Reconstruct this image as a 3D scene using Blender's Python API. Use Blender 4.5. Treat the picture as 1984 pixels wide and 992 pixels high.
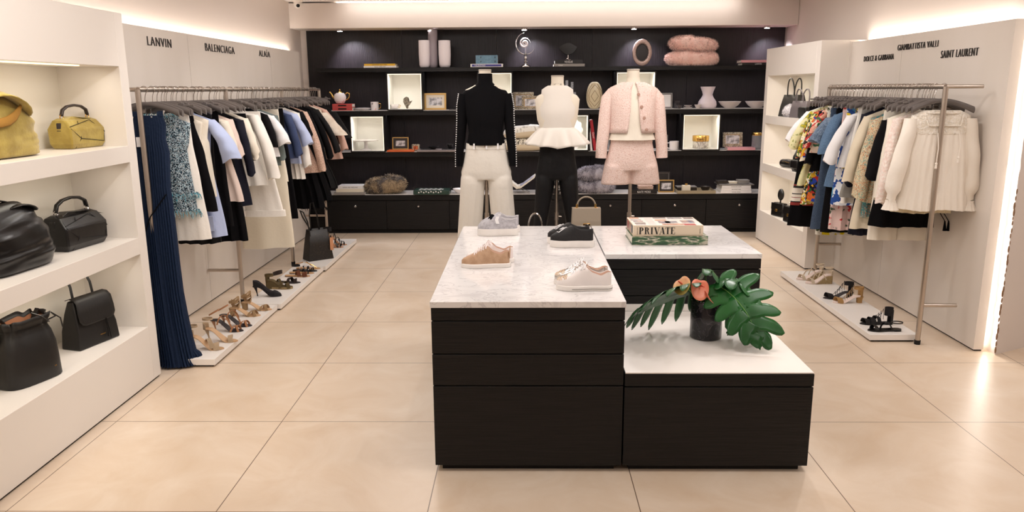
import bpy, math, random
from mathutils import Vector, Matrix, noise
PI = math.pi
R = math.radians
sin, cos = math.sin, math.cos
for o in list(bpy.data.objects): bpy.data.objects.remove(o)
scn = bpy.context.scene
C = scn.collection

# ------------------------------------------------------------------ camera, world, exposure
F_PX, PITCH, YAW, ROLL, CAMH = 1476.07, 0.215379, -0.0172613, -0.0063807, 1.74506
fwd = Vector((sin(YAW)*cos(PITCH), cos(YAW)*cos(PITCH), -sin(PITCH)))
rgt = Vector((cos(YAW), -sin(YAW), 0)); upv = rgt.cross(fwd)
r2 = cos(ROLL)*rgt + sin(ROLL)*upv; u2 = -sin(ROLL)*rgt + cos(ROLL)*upv
cam = bpy.data.cameras.new('camera'); camo = bpy.data.objects.new('camera', cam); C.objects.link(camo)
cam.sensor_width = 36; cam.lens = F_PX/1984*36
camo.matrix_world = Matrix(((r2.x, u2.x, -fwd.x, 0), (r2.y, u2.y, -fwd.y, 0), (r2.z, u2.z, -fwd.z, CAMH), (0, 0, 0, 1)))
scn.camera = camo
w = bpy.data.worlds.new('world'); scn.world = w; w.use_nodes = True
w.node_tree.nodes['Background'].inputs[0].default_value = (1, .93, .88, 1)
w.node_tree.nodes['Background'].inputs[1].default_value = .15
vs = scn.view_settings
vs.view_transform = 'Standard'; vs.look = 'None'; vs.gamma = 1; vs.use_curve_mapping = False
vs.exposure = 0.0
LS = .68   # common lamp scale

def area(loc, rot, sx, sy, power, col=(1, .955, .93), spread=180):
    l = bpy.data.lights.new('area', 'AREA'); l.shape = 'RECTANGLE'; l.size = sx; l.size_y = sy
    l.energy = power*LS; l.color = col; l.spread = R(spread)
    o = bpy.data.objects.new('area_light', l); o.location = loc; o.rotation_euler = rot; C.objects.link(o)
    return o

def spot(loc, tgt, power, ang=40, blend=.6, col=(1, .95, .92), size=.03):
    l = bpy.data.lights.new('spot', 'SPOT'); l.energy = power*LS; l.spot_size = R(ang); l.spot_blend = blend
    l.color = col; l.shadow_soft_size = size
    o = bpy.data.objects.new('spot_light', l); o.location = loc
    o.rotation_euler = (Vector(tgt)-Vector(loc)).to_track_quat('-Z', 'Y').to_euler(); C.objects.link(o)
    return o

for (ax, ay, p) in ((-1.2, .8, 20), (1.4, .8, 20), (-1.2, 3.0, 26), (1.5, 3.0, 26), (-1.1, 5.3, 30), (1.2, 5.3, 30), (-1.1, 7.6, 34), (1.4, 7.6, 34)):
    area((ax, ay, 2.72), (0, 0, 0), .9, .9, p)
area((4.2, 2.6, 2.72), (0, 0, 0), .9, .9, 34)  # this and the next: unseen fill lamps added to brighten the right pillar face
area((3.7, 4.2, 2.72), (0, 0, 0), .5, .5, 10)
# ceiling spots of the shop
spot((.1, 2.9, 2.7), (.0, 4.1, .82), 48, 50, .8)
spot((.5, 5.9, 2.7), (.2, 4.3, .82), 40, 45, .8)
spot((2.1, 4.9, 2.7), (.9, 3.7, .5), 85, 32, .5)
spot((1.5, 5.3, 2.7), (.9, 3.8, .5), 50, 32, .5)
spot((-1.0, 3.4, 2.7), (-1.6, 3.9, 0), 60, 50, .9)
spot((-1.0, 2.9, 2.7), (-2.5, 3.8, 1.4), 35, 60, .8)
spot((-1.0, 4.2, 2.7), (-2.5, 5.2, 1.2), 45, 60, .9)
spot((-1.0, 6.2, 2.7), (-2.4, 6.6, 1.2), 45, 60, .9)
spot((1.3, 4.2, 2.7), (2.7, 5.6, 1.3), 45, 60, .9)
spot((1.5, 6.4, 2.7), (2.9, 7.9, 1.5), 45, 60, .9)
for mx in (-.31, .27, .86):
    spot((mx-.3, 4.4, 2.7), (mx, 6.2, 1.3), 28, 36, .8)

# ------------------------------------------------------------------ materials
def lin(c):
    if isinstance(c, str):
        c = [int(c[i:i+2], 16)/255 for i in (0, 2, 4)]
    return tuple((x/12.92 if x <= .04045 else ((x+.055)/1.055)**2.4) for x in c[:3]) + (1,)

_m = {}
def mat(name, col, rough=.5, metal=0, kind=None, col2=None, scale=10., bump=0, bscale=80, cols=None, stretch=(1, 1, 1), emit=0, alpha=1, trans=0, spec=.5, sheen=0, ramp=(.4, .6)):
    if name in _m: return _m[name]
    m = bpy.data.materials.new(name); m.use_nodes = True; _m[name] = m
    nt = m.node_tree; N = nt.nodes; Lk = nt.links; b = N['Principled BSDF']
    b.inputs['Base Color'].default_value = lin(col); b.inputs['Roughness'].default_value = rough
    b.inputs['Metallic'].default_value = metal; b.inputs['Specular IOR Level'].default_value = spec
    if sheen: b.inputs['Sheen Weight'].default_value = sheen
    if trans: b.inputs['Transmission Weight'].default_value = trans
    if alpha < 1: b.inputs['Alpha'].default_value = alpha
    if emit:
        b.inputs['Emission Color'].default_value = lin(col); b.inputs['Emission Strength'].default_value = emit
    if kind or bump:
        tc = N.new('ShaderNodeTexCoord'); mp = N.new('ShaderNodeMapping')
        mp.inputs['Scale'].default_value = stretch; Lk.new(tc.outputs['Object'], mp.inputs[0])
    if kind:
        rp = N.new('ShaderNodeValToRGB')
        if kind == 'floral':
            v = N.new('ShaderNodeTexVoronoi'); v.inputs['Scale'].default_value = scale
            nz = N.new('ShaderNodeTexNoise'); nz.inputs['Scale'].default_value = scale*.7
            mx = N.new('ShaderNodeMixRGB'); mx.inputs[0].default_value = .12
            Lk.new(mp.outputs[0], nz.inputs['Vector']); Lk.new(mp.outputs[0], mx.inputs[1]); Lk.new(nz.outputs['Color'], mx.inputs[2])
            Lk.new(mx.outputs[0], v.inputs['Vector'])
            sp = N.new('ShaderNodeSeparateColor'); Lk.new(v.outputs['Color'], sp.inputs[0]); Lk.new(sp.outputs[0], rp.inputs[0])
            rp.color_ramp.interpolation = 'CONSTANT'
        elif kind == 'stripe':
            v = N.new('ShaderNodeSeparateXYZ'); Lk.new(mp.outputs[0], v.inputs[0])
            ml = N.new('ShaderNodeMath'); ml.operation = 'MULTIPLY'; ml.inputs[1].default_value = scale
            fr = N.new('ShaderNodeMath'); fr.operation = 'FRACT'
            Lk.new(v.outputs['Z'], ml.inputs[0]); Lk.new(ml.outputs[0], fr.inputs[0]); Lk.new(fr.outputs[0], rp.inputs[0])
            rp.color_ramp.interpolation = 'CONSTANT'
        else:
            v = N.new('ShaderNodeTexNoise'); v.inputs['Scale'].default_value = scale; v.inputs['Detail'].default_value = 6
            if kind == 'marble': v.inputs['Distortion'].default_value = 1.4
            Lk.new(mp.outputs[0], v.inputs['Vector']); Lk.new(v.outputs['Fac'], rp.inputs[0])
        if cols:
            cr = rp.color_ramp
            while len(cr.elements) > 1: cr.elements.remove(cr.elements[-1])
            cr.elements[0].position = 0; cr.elements[0].color = lin(cols[0][1])
            for p, c in cols[1:]:
                e = cr.elements.new(p); e.color = lin(c)
        else:
            e = rp.color_ramp.elements
            e[0].position = ramp[0]; e[1].position = ramp[1]; e[0].color = lin(col); e[1].color = lin(col2)
        Lk.new(rp.outputs[0], b.inputs['Base Color'])
    if bump:
        n2 = N.new('ShaderNodeTexNoise'); n2.inputs['Scale'].default_value = bscale; n2.inputs['Detail'].default_value = 3
        Lk.new(mp.outputs[0], n2.inputs['Vector'])
        bp = N.new('ShaderNodeBump'); bp.inputs['Strength'].default_value = bump; bp.inputs['Distance'].default_value = .01
        Lk.new(n2.outputs['Fac'], bp.inputs['Height']); Lk.new(bp.outputs[0], b.inputs['Normal'])
    return m

WALL = mat('wall_paint', 'e3d8d0', .6, bump=.03, bscale=60)
CEIL = mat('ceiling_paint', 'efe8e3', .7)
PANEL = mat('panel_lacquer', 'e2d9cf', .42, kind='noise', col2='e5dcd3', scale=3, stretch=(1, 1, .2))
CABW = mat('white_lacquer', 'ede6de', .38)
NICHE = mat('niche_lacquer', 'efe9dd', .45)
WOOD = mat('black_oak', '120d10', .4, spec=.35, kind='noise', col2='1a1418', scale=6, stretch=(14, 14, .7), bump=.35, bscale=9)
WOODH = mat('black_oak_horizontal', '0a0808', .45, spec=.3, kind='noise', col2='110e0e', scale=6, stretch=(.7, 4, 16), bump=.35, bscale=9)
GAPM = mat('black_and_gap_shade', '0c0a0a', .8)  # near-black: paints shade into gaps, also colours plain black parts
MARBLE = mat('white_marble', 'ebe7e6', .13, kind='marble', scale=5.5, cols=[(0, 'd3cfd0'), (.36, 'dfdbdb'), (.47, 'ece9e8'), (.5, 'cfcbcc'), (.515, 'e9e6e5'), (1, 'f1eeed')], stretch=(1, 1.6, 1))
WTOP = mat('white_top', 'f2ece6', .22)
STEEL = mat('brushed_steel', 'c4b9ae', .33, 1, bump=.05, bscale=200)
STEEL2 = mat('hook_wire', 'b8b0aa', .22, 1)
CHROME = mat('polished_chrome', 'd8d5d6', .08, 1)
GOLD = mat('gold_metal', 'd9ae62', .22, 1)
HANGER = mat('hanger_grey', '68615e', .35)
BLK = mat('black_leather', '0e0b0a', .42, bump=.12, bscale=120)
BLK2 = mat('black_smooth_leather', '0c0a0b', .3, bump=.08, bscale=25)
BLKCL = mat('black_cloth', '08070a', .9, spec=.15, bump=.15, bscale=60)
LED = mat('led_strip', 'fff4e6', .5, emit=7)
LETTER = mat('letter_black', '2a2522', .5)
RUB = mat('white_rubber', 'efe9e3', .45)

def floor_mat():
    m = bpy.data.materials.new('floor_tiles'); m.use_nodes = True; nt = m.node_tree; N = nt.nodes; L = nt.links
    b = N['Principled BSDF']; tc = N.new('ShaderNodeTexCoord')
    mp = N.new('ShaderNodeMapping'); mp.inputs['Location'].default_value = (1.31452, -3.80840+9, 0)
    br = N.new('ShaderNodeTexBrick'); br.offset = 0; br.squash = 1
    br.inputs['Scale'].default_value = 1; br.inputs['Brick Width'].default_value = .9; br.inputs['Row Height'].default_value = .9
    br.inputs['Mortar Size'].default_value = .0022; br.inputs['Mortar Smooth'].default_value = .1; br.inputs['Bias'].default_value = 0
    L.new(tc.outputs['Object'], mp.inputs[0]); L.new(mp.outputs[0], br.inputs[0])
    n = N.new('ShaderNodeTexNoise'); n.inputs['Scale'].default_value = 2.3; n.inputs['Detail'].default_value = 8; n.inputs['Roughness'].default_value = .62; n.inputs['Distortion'].default_value = 1.2
    L.new(tc.outputs['Object'], n.inputs['Vector'])
    rp = N.new('ShaderNodeValToRGB'); e = rp.color_ramp.elements
    e[0].position = .3; e[0].color = lin('d6bfa6'); e[1].position = .7; e[1].color = lin('e3d2bf')
    L.new(n.outputs['Fac'], rp.inputs[0]); L.new(rp.outputs[0], br.inputs['Color1']); L.new(rp.outputs[0], br.inputs['Color2'])
    br.inputs['Mortar'].default_value = lin('6e5a49')
    L.new(br.outputs['Color'], b.inputs['Base Color']); b.inputs['Roughness'].default_value = .3
    rr = N.new('ShaderNodeMapRange'); rr.inputs[3].default_value = .24; rr.inputs[4].default_value = .42
    L.new(n.outputs['Fac'], rr.inputs[0]); L.new(rr.outputs[0], b.inputs['Roughness'])
    return m

# ------------------------------------------------------------------ mesh helpers
class MB:
    def __init__(s): s.v = []; s.f = []; s.m = []; s.mi = 0
    def add(s, V, F, mi=None):
        n = len(s.v); s.v += [tuple(p) for p in V]; s.f += [tuple(i+n for i in f) for f in F]
        s.m += [s.mi if mi is None else mi]*len(F); return s
    def box(s, x0, x1, y0, y1, z0, z1, mi=None):
        return s.add([(x0, y0, z0), (x1, y0, z0), (x1, y1, z0), (x0, y1, z0), (x0, y0, z1), (x1, y0, z1), (x1, y1, z1), (x0, y1, z1)],
                     [(0, 3, 2, 1), (4, 5, 6, 7), (0, 1, 5, 4), (1, 2, 6, 5), (2, 3, 7, 6), (3, 0, 4, 7)], mi)
    def loft(s, rings, cap0=True, cap1=True, closed=True, mi=None):
        n = len(rings[0]); V = [p for r in rings for p in r]; F = []
        for i in range(len(rings)-1):
            for j in range(n if closed else n-1):
                k = (j+1) % n
                F.append((i*n+j, i*n+k, (i+1)*n+k, (i+1)*n+j))
        if closed and cap0: F.append(tuple(range(n-1, -1, -1)))
        if closed and cap1: F.append(tuple(range((len(rings)-1)*n, len(rings)*n)))
        return s.add(V, F, mi)
    def lathe(s, prof, cx=0, cy=0, n=28, mi=None, sx=1, sy=1):
        rings = [[(cx+r*sx*cos(2*PI*k/n), cy+r*sy*sin(2*PI*k/n), z) for k in range(n)] for r, z in prof]
        return s.loft(rings, prof[0][0] > 1e-4, prof[-1][0] > 1e-4, True, mi)
    def tube(s, pts, r, n=8, mi=None, closed=False):
        pts = [Vector(p) for p in pts]; rs = r if isinstance(r, (list, tuple)) else [r]*len(pts)
        rings = []; up = None
        for i, p in enumerate(pts):
            if closed: t = pts[(i+1) % len(pts)]-pts[i-1]
            else: t = pts[min(i+1, len(pts)-1)]-pts[max(i-1, 0)]
            t.normalize()
            if up is None: up = t.orthogonal().normalized()
            up = (up-t*up.dot(t)).normalized(); sd = t.cross(up)
            rings.append([p+rs[i]*(up*cos(2*PI*k/n)+sd*sin(2*PI*k/n)) for k in range(n)])
        if closed:
            rings.append(rings[0]); return s.loft(rings, False, False, True, mi)
        return s.loft(rings, True, True, True, mi)
    def ribbon(s, pts, wd, width, th=.003, mi=None):
        pts = [Vector(p) for p in pts]; wd = Vector(wd).normalized(); rings = []
        ws = width if isinstance(width, (list, tuple)) else [width]*len(pts)
        for i, p in enumerate(pts):
            t = (pts[min(i+1, len(pts)-1)]-pts[max(i-1, 0)]).normalized(); nn = t.cross(wd).normalized()
            a = wd*ws[i]/2; b = nn*th/2
            rings.append([p-a-b, p+a-b, p+a+b, p-a+b])
        return s.loft(rings, True, True, True, mi)
    def ball(s, c, r, n=10, mi=None, sc=(1, 1, 1)):
        m = max(4, n//2+1)
        rings = [[(c[0]+r*sc[0]*sin(PI*i/m)*cos(2*PI*k/n), c[1]+r*sc[1]*sin(PI*i/m)*sin(2*PI*k/n), c[2]-r*sc[2]*cos(PI*i/m)) for k in range(n)] for i in range(m+1)]
        rings[0] = [(c[0]+1e-4*cos(2*PI*k/n), c[1]+1e-4*sin(2*PI*k/n), c[2]-r*sc[2]) for k in range(n)]
        rings[-1] = [(c[0]+1e-4*cos(2*PI*k/n), c[1]+1e-4*sin(2*PI*k/n), c[2]+r*sc[2]) for k in range(n)]
        return s.loft(rings, True, True, True, mi)
    def poly(s, pts, th, axis='y', mi=None):      # extrude an x-z outline (axis y) or an x-y outline (axis z)
        n = len(pts)
        if axis == 'y': V = [(p[0], -th/2, p[1]) for p in pts]+[(p[0], th/2, p[1]) for p in pts]
        else: V = [(p[0], p[1], 0) for p in pts]+[(p[0], p[1], th) for p in pts]
        F = [tuple(range(n)), tuple(range(2*n-1, n-1, -1))]+[(i, i+n, (i+1) % n+n, (i+1) % n) for i in range(n)]
        return s.add(V, F, mi)
    def xf(s, M, start=0):
        for i in range(start, len(s.v)): s.v[i] = tuple(M @ Vector(s.v[i]))
        return s
    def build(s, name, ms, parent=None, smooth=40, bevel=0, sub=0, loc=None):
        me = bpy.data.meshes.new(name); me.from_pydata(s.v, [], s.f); me.update()
        ms = ms if isinstance(ms, (list, tuple)) else [ms]
        for q in ms: me.materials.append(q)
        for p, i in zip(me.polygons, s.m): p.material_index = min(i, len(ms)-1); p.use_smooth = bool(smooth)
        if smooth and smooth < 180: me.set_sharp_from_angle(angle=R(smooth))
        o = bpy.data.objects.new(name, me); C.objects.link(o)
        if parent: o.parent = parent
        if loc: o.location = loc
        if bevel:
            b = o.modifiers.new('bevel', 'BEVEL'); b.width = bevel; b.segments = 2; b.limit_method = 'ANGLE'; b.angle_limit = R(40)
        if sub:
            q = o.modifiers.new('sub', 'SUBSURF'); q.levels = sub; q.render_levels = sub
        return o

def tag(o, label=None, cat=None, group=None, kind=None):
    if label: o['label'] = label
    if cat: o['category'] = cat
    if group: o['group'] = group
    if kind: o['kind'] = kind
    return o
def thing(name, label, cat, loc=(0, 0, 0), rz=0, group=None, rot=None, sc=None):
    o = bpy.data.objects.new(name, None); C.objects.link(o); o.location = loc; o.rotation_euler = rot or (0, 0, rz)
    o.empty_display_size = .05
    if sc: o.scale = (sc,)*3
    return tag(o, label, cat, group)
def bx(name, m, dims, parent=None, bevel=0): return MB().box(*dims).build(name, m, parent, 0 if not bevel else 40, bevel)
def struct(o): o['kind'] = 'structure'; return o
def dup(root, loc, rz=None, label=None, group=None, rot=None):
    r = root.copy(); C.objects.link(r); r.location = loc
    if rz is not None: r.rotation_euler = (0, 0, rz)
    if rot: r.rotation_euler = rot
    if label: r['label'] = label
    if group: r['group'] = group
    for ch in list(root.children):
        c = ch.copy(); C.objects.link(c); c.parent = r
        for g in list(ch.children):
            d = g.copy(); C.objects.link(d); d.parent = c
    return r
def text(name, s, size, m, parent=None, loc=(0, 0, 0), rot=(R(90), 0, 0), sx=.85, ext=.002, space=1.1, align='CENTER', bold=0):
    cu = bpy.data.curves.new(name, 'FONT'); cu.body = s; cu.size = size; cu.extrude = ext; cu.align_x = align; cu.space_character = space
    cu.offset = bold; cu.resolution_u = 4
    t = bpy.data.objects.new(name+'_src', cu); C.objects.link(t)
    dg = bpy.context.evaluated_depsgraph_get(); me = bpy.data.meshes.new_from_object(t.evaluated_get(dg))
    bpy.data.objects.remove(t)
    for v in me.vertices: v.co.x *= sx
    me.materials.clear(); me.materials.append(m)
    o = bpy.data.objects.new(name, me); C.objects.link(o); o.location = loc; o.rotation_euler = rot
    if parent: o.parent = parent
    return o
def arc(cx, cz, rx, rz_, a0, a1, n=14, y=0): return [(cx+rx*cos(R(a0+(a1-a0)*i/n)), y, cz+rz_*sin(R(a0+(a1-a0)*i/n))) for i in range(n+1)]
def lerp(tab, x):
    if x <= tab[0][0]: return tab[0][1:]
    for a, b in zip(tab, tab[1:]):
        if x <= b[0]:
            t = (x-a[0])/(b[0]-a[0]); t2 = t*t*(3-2*t)*.5+t*.5
            return tuple(p+(q-p)*t2 for p, q in zip(a[1:], b[1:]))
    return tab[-1][1:]

# ------------------------------------------------------------------ the room
fl = struct(MB().box(-3.3, 6.0, -2.2, 10, -.1, 0).build('floor', floor_mat(), smooth=0))
struct(bx('ceiling', CEIL, (-3.3, 6.0, -2.2, 9.8, 2.76, 2.86)))
struct(bx('wall_left', WALL, (-2.95, -2.76, -2.2, 9.8, 0, 2.76)))
struct(bx('wall_near', WALL, (-2.95, 6.0, -2.3, -2.2, 0, 2.76)))
struct(bx('wall_far', WALL, (-2.95, 3.5, 9.72, 9.85, 0, 2.76)))
struct(bx('wall_side', WALL, (5.6, 6.0, -2.2, 9.8, 0, 2.76)))
# right wall with its worn near corner
m = MB(); rnd = random.Random(5)
ys = [2.76*i/60 for i in range(61)]
rings = []
for z in ys:
    chip = (rnd.random()**3)*.012 if z < 1.3 else 0
    rings.append([(3.12+chip, 4.86+chip*.6, z), (5.62, 6.15, z), (5.62, 9.8, z), (3.2, 9.8, z), (3.145, 5.2, z)])
m.loft(rings); struct(m.build('wall_right', WALL, smooth=0))
m = MB()
for i in range(26):
    z = .03+i*.042+rnd.random()*.02
    m.ball((3.118+rnd.random()*.004, 4.858, z), .006+rnd.random()*.006, 6, sc=(.6, .6, 2.2))
struct(m.build('trim_1', mat('bare_plaster', '8a6a50', .9)))
# soffit over the back shelving
struct(bx('trim_2', WALL, (-2.76, 3.19, 9.3, 9.72, 2.462, 2.745)))
struct(bx('trim_3', LED, (-2.2, 2.6, 9.33, 9.4, 2.746, 2.757)))
area((.2, 9.15, 2.74), (R(35), 0, 0), 4.6, .04, 9, (1, .95, .9))
# back panelling in black oak, five boards
for i in range(5):
    x0 = -2.68+i*1.172
    struct(bx('trim_%d' % (4+i), WOOD, (x0, x0+1.168, 9.69, 9.72, 0, 2.462)))

# left display panel, cove light behind it
lp = thing('wall_panel', 'off-white wall panel behind the left clothes rail, with three names lettered on it', 'wall panel', (-2.685, 6.9, 0))
for i, (a, b) in enumerate(((4.5, 6.2), (6.205, 8.2), (8.205, 9.26))):
    bx('board', PANEL, (-.025, .025, a-6.9, b-6.9, .012, 2.19), lp)
bx('base_gap_shade', GAPM, (-.02, .015, -2.4, 2.36, 0, .012), lp)  # near-black strip painted as the shade under the boards
bx('led_strip', LED, (-.05, -.03, -2.3, 2.3, 2.11, 2.13), lp)
area((-2.73, 6.9, 2.14), (R(180), R(-20), 0), .04, 4.6, 14, (1, .93, .85))
# right display panel
rp_ = thing('wall_panel', 'off-white wall panel behind the right clothes rail, with three names lettered on it', 'wall panel', (3.05, 6.1, 0))
bx('board', PANEL, (-.03, .035, -1.17, .25, .012, 2.15), rp_)
bx('board', PANEL, (-.03, .035, .253, 1.4, .012, 2.15), rp_)
bx('base_gap_shade', GAPM, (-.02, .03, -1.16, 1.4, 0, .012), rp_)  # shade below the right boards, put in as a dark strip
bx('led_strip', LED, (.045, .06, -1.1, -1.085, .02, 2.1), rp_)
bx('led_strip', LED, (.04, .055, -1.0, 1.3, 2.08, 2.1), rp_)
area((3.11, 6.2, 2.12), (R(180), R(15), 0), .04, 2.4, 9, (1, .93, .85))
area((3.10, 4.93, 1.1), (R(90), 0, R(170)), .03, 2.1, 5, (1, .96, .9))
def wall_letters(s, x, y, z, length, h, side, label):
    rot = (R(90), 0, R(90)) if side > 0 else (R(90), 0, R(-90))
    o = text('wall_lettering', s, h*1.42, LETTER, None, (x, y, z), rot, 1, .003, 1.18, bold=-.0012)
    xs = [v.co.x for v in o.data.vertices]; k = length/(max(xs)-min(xs)); mid = (max(xs)+min(xs))/2
    for v in o.data.vertices: v.co.x = (v.co.x-mid)*k
    tag(o, label, 'lettering')
for s, y0, y1, z, h, lb in (('LANVIN', 5.53, 5.90, 2.065, .065, 'six black capital letters on the left panel, nearest the white bag shelves'),
                      ('BALENCIAGA', 6.53, 7.18, 2.075, .065, 'ten black capital letters in the middle of the left wall panel'),
                      ('ALA\u00cfA', 7.85, 8.18, 2.085, .062, 'five black letters on the left panel nearest the back shelving')):
    wall_letters(s, -2.657, (y0+y1)/2, z, y1-y0, h, 1, lb)
for s, y0, y1, z, h, lb in (('DOLCE & GABBANA', 6.475, 7.03, 1.965, .048, 'lowest and farthest line of black letters on the right wall panel'),
                      ('GIAMBATTISTA VALLI', 5.805, 6.418, 2.03, .048, 'highest line of small black letters on the right wall panel'),
                      ('SAINT LAURENT', 5.285, 5.746, 1.945, .055, 'line of black letters on the right panel nearest its open edge')):
    wall_letters(s, 3.016, (y0+y1)/2, z, y1-y0, h, -1, lb)

# left white bag shelving: thick lacquered unit with three niches
ls = thing('shelf_unit', 'tall white lacquered shelving unit on the left holding six handbags', 'shelving', (-2.47, 3, 0))
x0, x1 = -.285, .18
ye, yo = 1.49, 1.40     # outer end, inner end of niche (local y)
bx('side_panel', CABW, (x0, x1, yo, ye, .012, 2.18), ls, .002)
bx('side_panel', CABW, (x0, x1, -2.1, -2.0, .012, 2.18), ls, .002)
bx('back_panel', NICHE, (x0, -.18, -2.0, yo, .012, 2.18), ls)
bx('top_panel', CABW, (-.18, x1, -2.0, yo, 1.885, 2.18), ls, .002)
bx('shelf', CABW, (-.18, x1, -2.0, yo, 1.345, 1.44), ls, .002)
bx('shelf', CABW, (-.18, x1, -2.0, yo, .8, .9), ls, .002)
bx('shelf', CABW, (-.18, x1, -2.0, yo, .012, .35), ls, .002)
bx('plinth', GAPM, (x0, x1-.01, -2.1, ye-.01, 0, .012), ls)
bx('led_strip', mat('led_warm', 'ffdca0', .5, emit=2.5), (.1, .125, -1.9, yo-.3, 1.879, 1.885), ls)
for z, p in ((1.87, 7), (1.335, 5), (.79, 5)):
    area((-2.36, 3.0, z), (0, R(12), 0), .05, 2.6, p*.8, (1, .92, .78))

# right white shelving unit seen edge on
rs = thing('shelf_unit', 'white shelving unit with three bag niches at the far right', 'shelving', (2.9, 8.2, 0))
bx('side_panel', CABW, (-.16, .25, -.88, -.77, .012, 2.17), rs, .002)
bx('side_panel', CABW, (-.16, .25, .64, .74, .012, 2.17), rs, .002)
bx('back_panel', NICHE, (.16, .25, -.77, .64, .012, 2.17), rs)
for a, b, n in ((1.875, 2.17, 'top_panel'), (1.35, 1.44, 'shelf'), (.81, .9, 'shelf'), (.012, .355, 'shelf')):
    bx(n, CABW, (-.16, .16, -.77, .64, a, b), rs, .002)
bx('plinth', GAPM, (-.15, .24, -.87, .73, 0, .012), rs)
for z, p in ((1.86, 3), (1.34, 3), (.8, 3)):
    area((2.79, 8.15, z), (0, R(-10), 0), .04, 1.1, p, (1, .9, .75))
bx('gap_cover', CABW, (.1, .12, -.885, -.88, .012, 2.165), rs)

# ------------------------------------------------------------------ back shelving
for i, (z0, z1, top, lb) in enumerate(((1.958, 2.005, WOODH, 'long black oak wall shelf, topmost of three, under the spotlights'),
                     (1.448, 1.506, WTOP, 'long black shelf with white top, middle of three on the back wall'),
                     (.95, 1.01, WTOP, 'long black shelf with white top, lowest of three on the back wall'))):
    t = thing('wall_shelf', lb, 'shelf', (.33, 9.5, z0))
    bx('board', WOODH, (-2.82, 2.8, -.2, .19, 0, z1-z0-.004), t)
    bx('top_surface', top, (-2.815, 2.795, -.192, .19, z1-z0-.004, z1-z0), t)
for zz, p in ((1.955, 9), (1.445, 9), (.947, 8)):
    area((.33, 9.45, zz), (0, 0, 0), 5.3, .04, p, (.95, .92, 1.0), 150)
wt = thing('worktop', 'long white-topped counter slab over the black drawer units along the back', 'worktop', (.33, 9.5, .42))
bx('board', WOODH, (-2.84, 2.83, -.21, .19, 0, .064), wt)
bx('top_surface', WTOP, (-2.835, 2.825, -.205, .19, .064, .07), wt)
db = [-2.49, -1.71, -.93, -.145, .645, 1.437, 2.224, 3.01]
dlab = ['nearest the left rail', 'below the fur throw', 'behind the white trousers', 'between the first two mannequins', 'behind the taupe handbag', 'below the small stacked frames', 'nearest the right shelving']
knob = MB().lathe([(.004, 0), (.004, .012), (.013, .016), (.015, .024), (.01, .03), (0.0001, .031)], n=16)
knob.xf(Matrix.Rotation(R(90), 4, 'X'))
for i in range(7):
    a, b = db[i], db[i+1]; cx = (a+b)/2; hw = (b-a)/2
    t = thing('cabinet', 'low black oak cabinet unit %s along the back wall' % dlab[i], 'cabinet', (cx, 9.5, 0))
    bx('body', WOODH, (-hw, hw, -.18, .18, .05, .42), t)
    bx('plinth', GAPM, (-hw, hw, -.15, .18, 0, .05), t)
    d = bx('door', WOODH, (-hw+.003, hw-.003, -.2, -.18, .055, .412), t, .001)
    k = MB(); k.v = list(knob.v); k.f = list(knob.f); k.m = list(knob.m)
    k.build('knob', CHROME, d, loc=(.01, -.2, .345))
for a, b in ((-2.68, -2.49),):
    struct(bx('trim_9', WOODH, (a, b, 9.34, 9.69, 0, .49)))

# lit display boxes
BOXI = mat('box_lining', 'faf8f2', .55)
def display_box(x0, x1, z0, z1, label):
    t = thing('display_box', label, 'display box', ((x0+x1)/2, 9.5, z0)); hw = (x1-x0)/2; h = z1-z0; q = .012
    m = MB(); m.box(-hw, hw, -.22, .18, 0, q); m.box(-hw, hw, -.22, .18, h-q, h); m.box(-hw, -hw+q, -.22, .18, q, h-q); m.box(hw-q, hw, -.22, .18, q, h-q); m.box(-hw+q, hw-q, .165, .18, q, h-q)
    m.build('shell', WOODH, t, 0)
    a = hw-q; g = .004; m = MB()
    m.box(-a, a, -.205, .16, q, q+g); m.box(-a, a, -.205, .16, h-q-g, h-q); m.box(-a, -a+g, -.205, .16, q+g, h-q-g); m.box(a-g, a, -.205, .16, q+g, h-q-g); m.box(-a+g, a-g, .155, .16, q+g, h-q-g)
    m.build('lining', BOXI, t, 0)
    m = MB(); e = .006; a -= g
    m.box(-a, a, -.2, -.19, h-q-g-e, h-q-g); m.box(-a, -a+e, -.2, -.19, q+g, h-q-g-e); m.box(a-e, a, -.2, -.19, q+g, h-q-g-e)
    m.build('led_strip', mat('led_box', 'fff0d8', .5, emit=1.5), t, 0)
    area(((x0+x1)/2, 9.38, z1-.03), (R(-20), 0, 0), (x1-x0)*.8, .05, 1.15, (1, .95, .84))
    return t
display_box(-1.645, -1.215, 1.506, 1.948, 'lit white display box holding a cup and feather sculpture, second shelf left')
display_box(-.56, -.14, 1.506, 1.948, 'lit white display box partly behind the black turtleneck')
display_box(1.085, 1.56, 1.506, 1.945, 'lit white display box behind the pink jacket neck')
display_box(-2.11, -1.69, 1.01, 1.448, 'lit white display box holding the white cake stand')
display_box(.36, .775, 1.01, 1.448, 'lit white display box behind the white peplum top')
display_box(1.895, 2.35, 1.01, 1.446, 'lit white display box holding the marble and gold jar')

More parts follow.
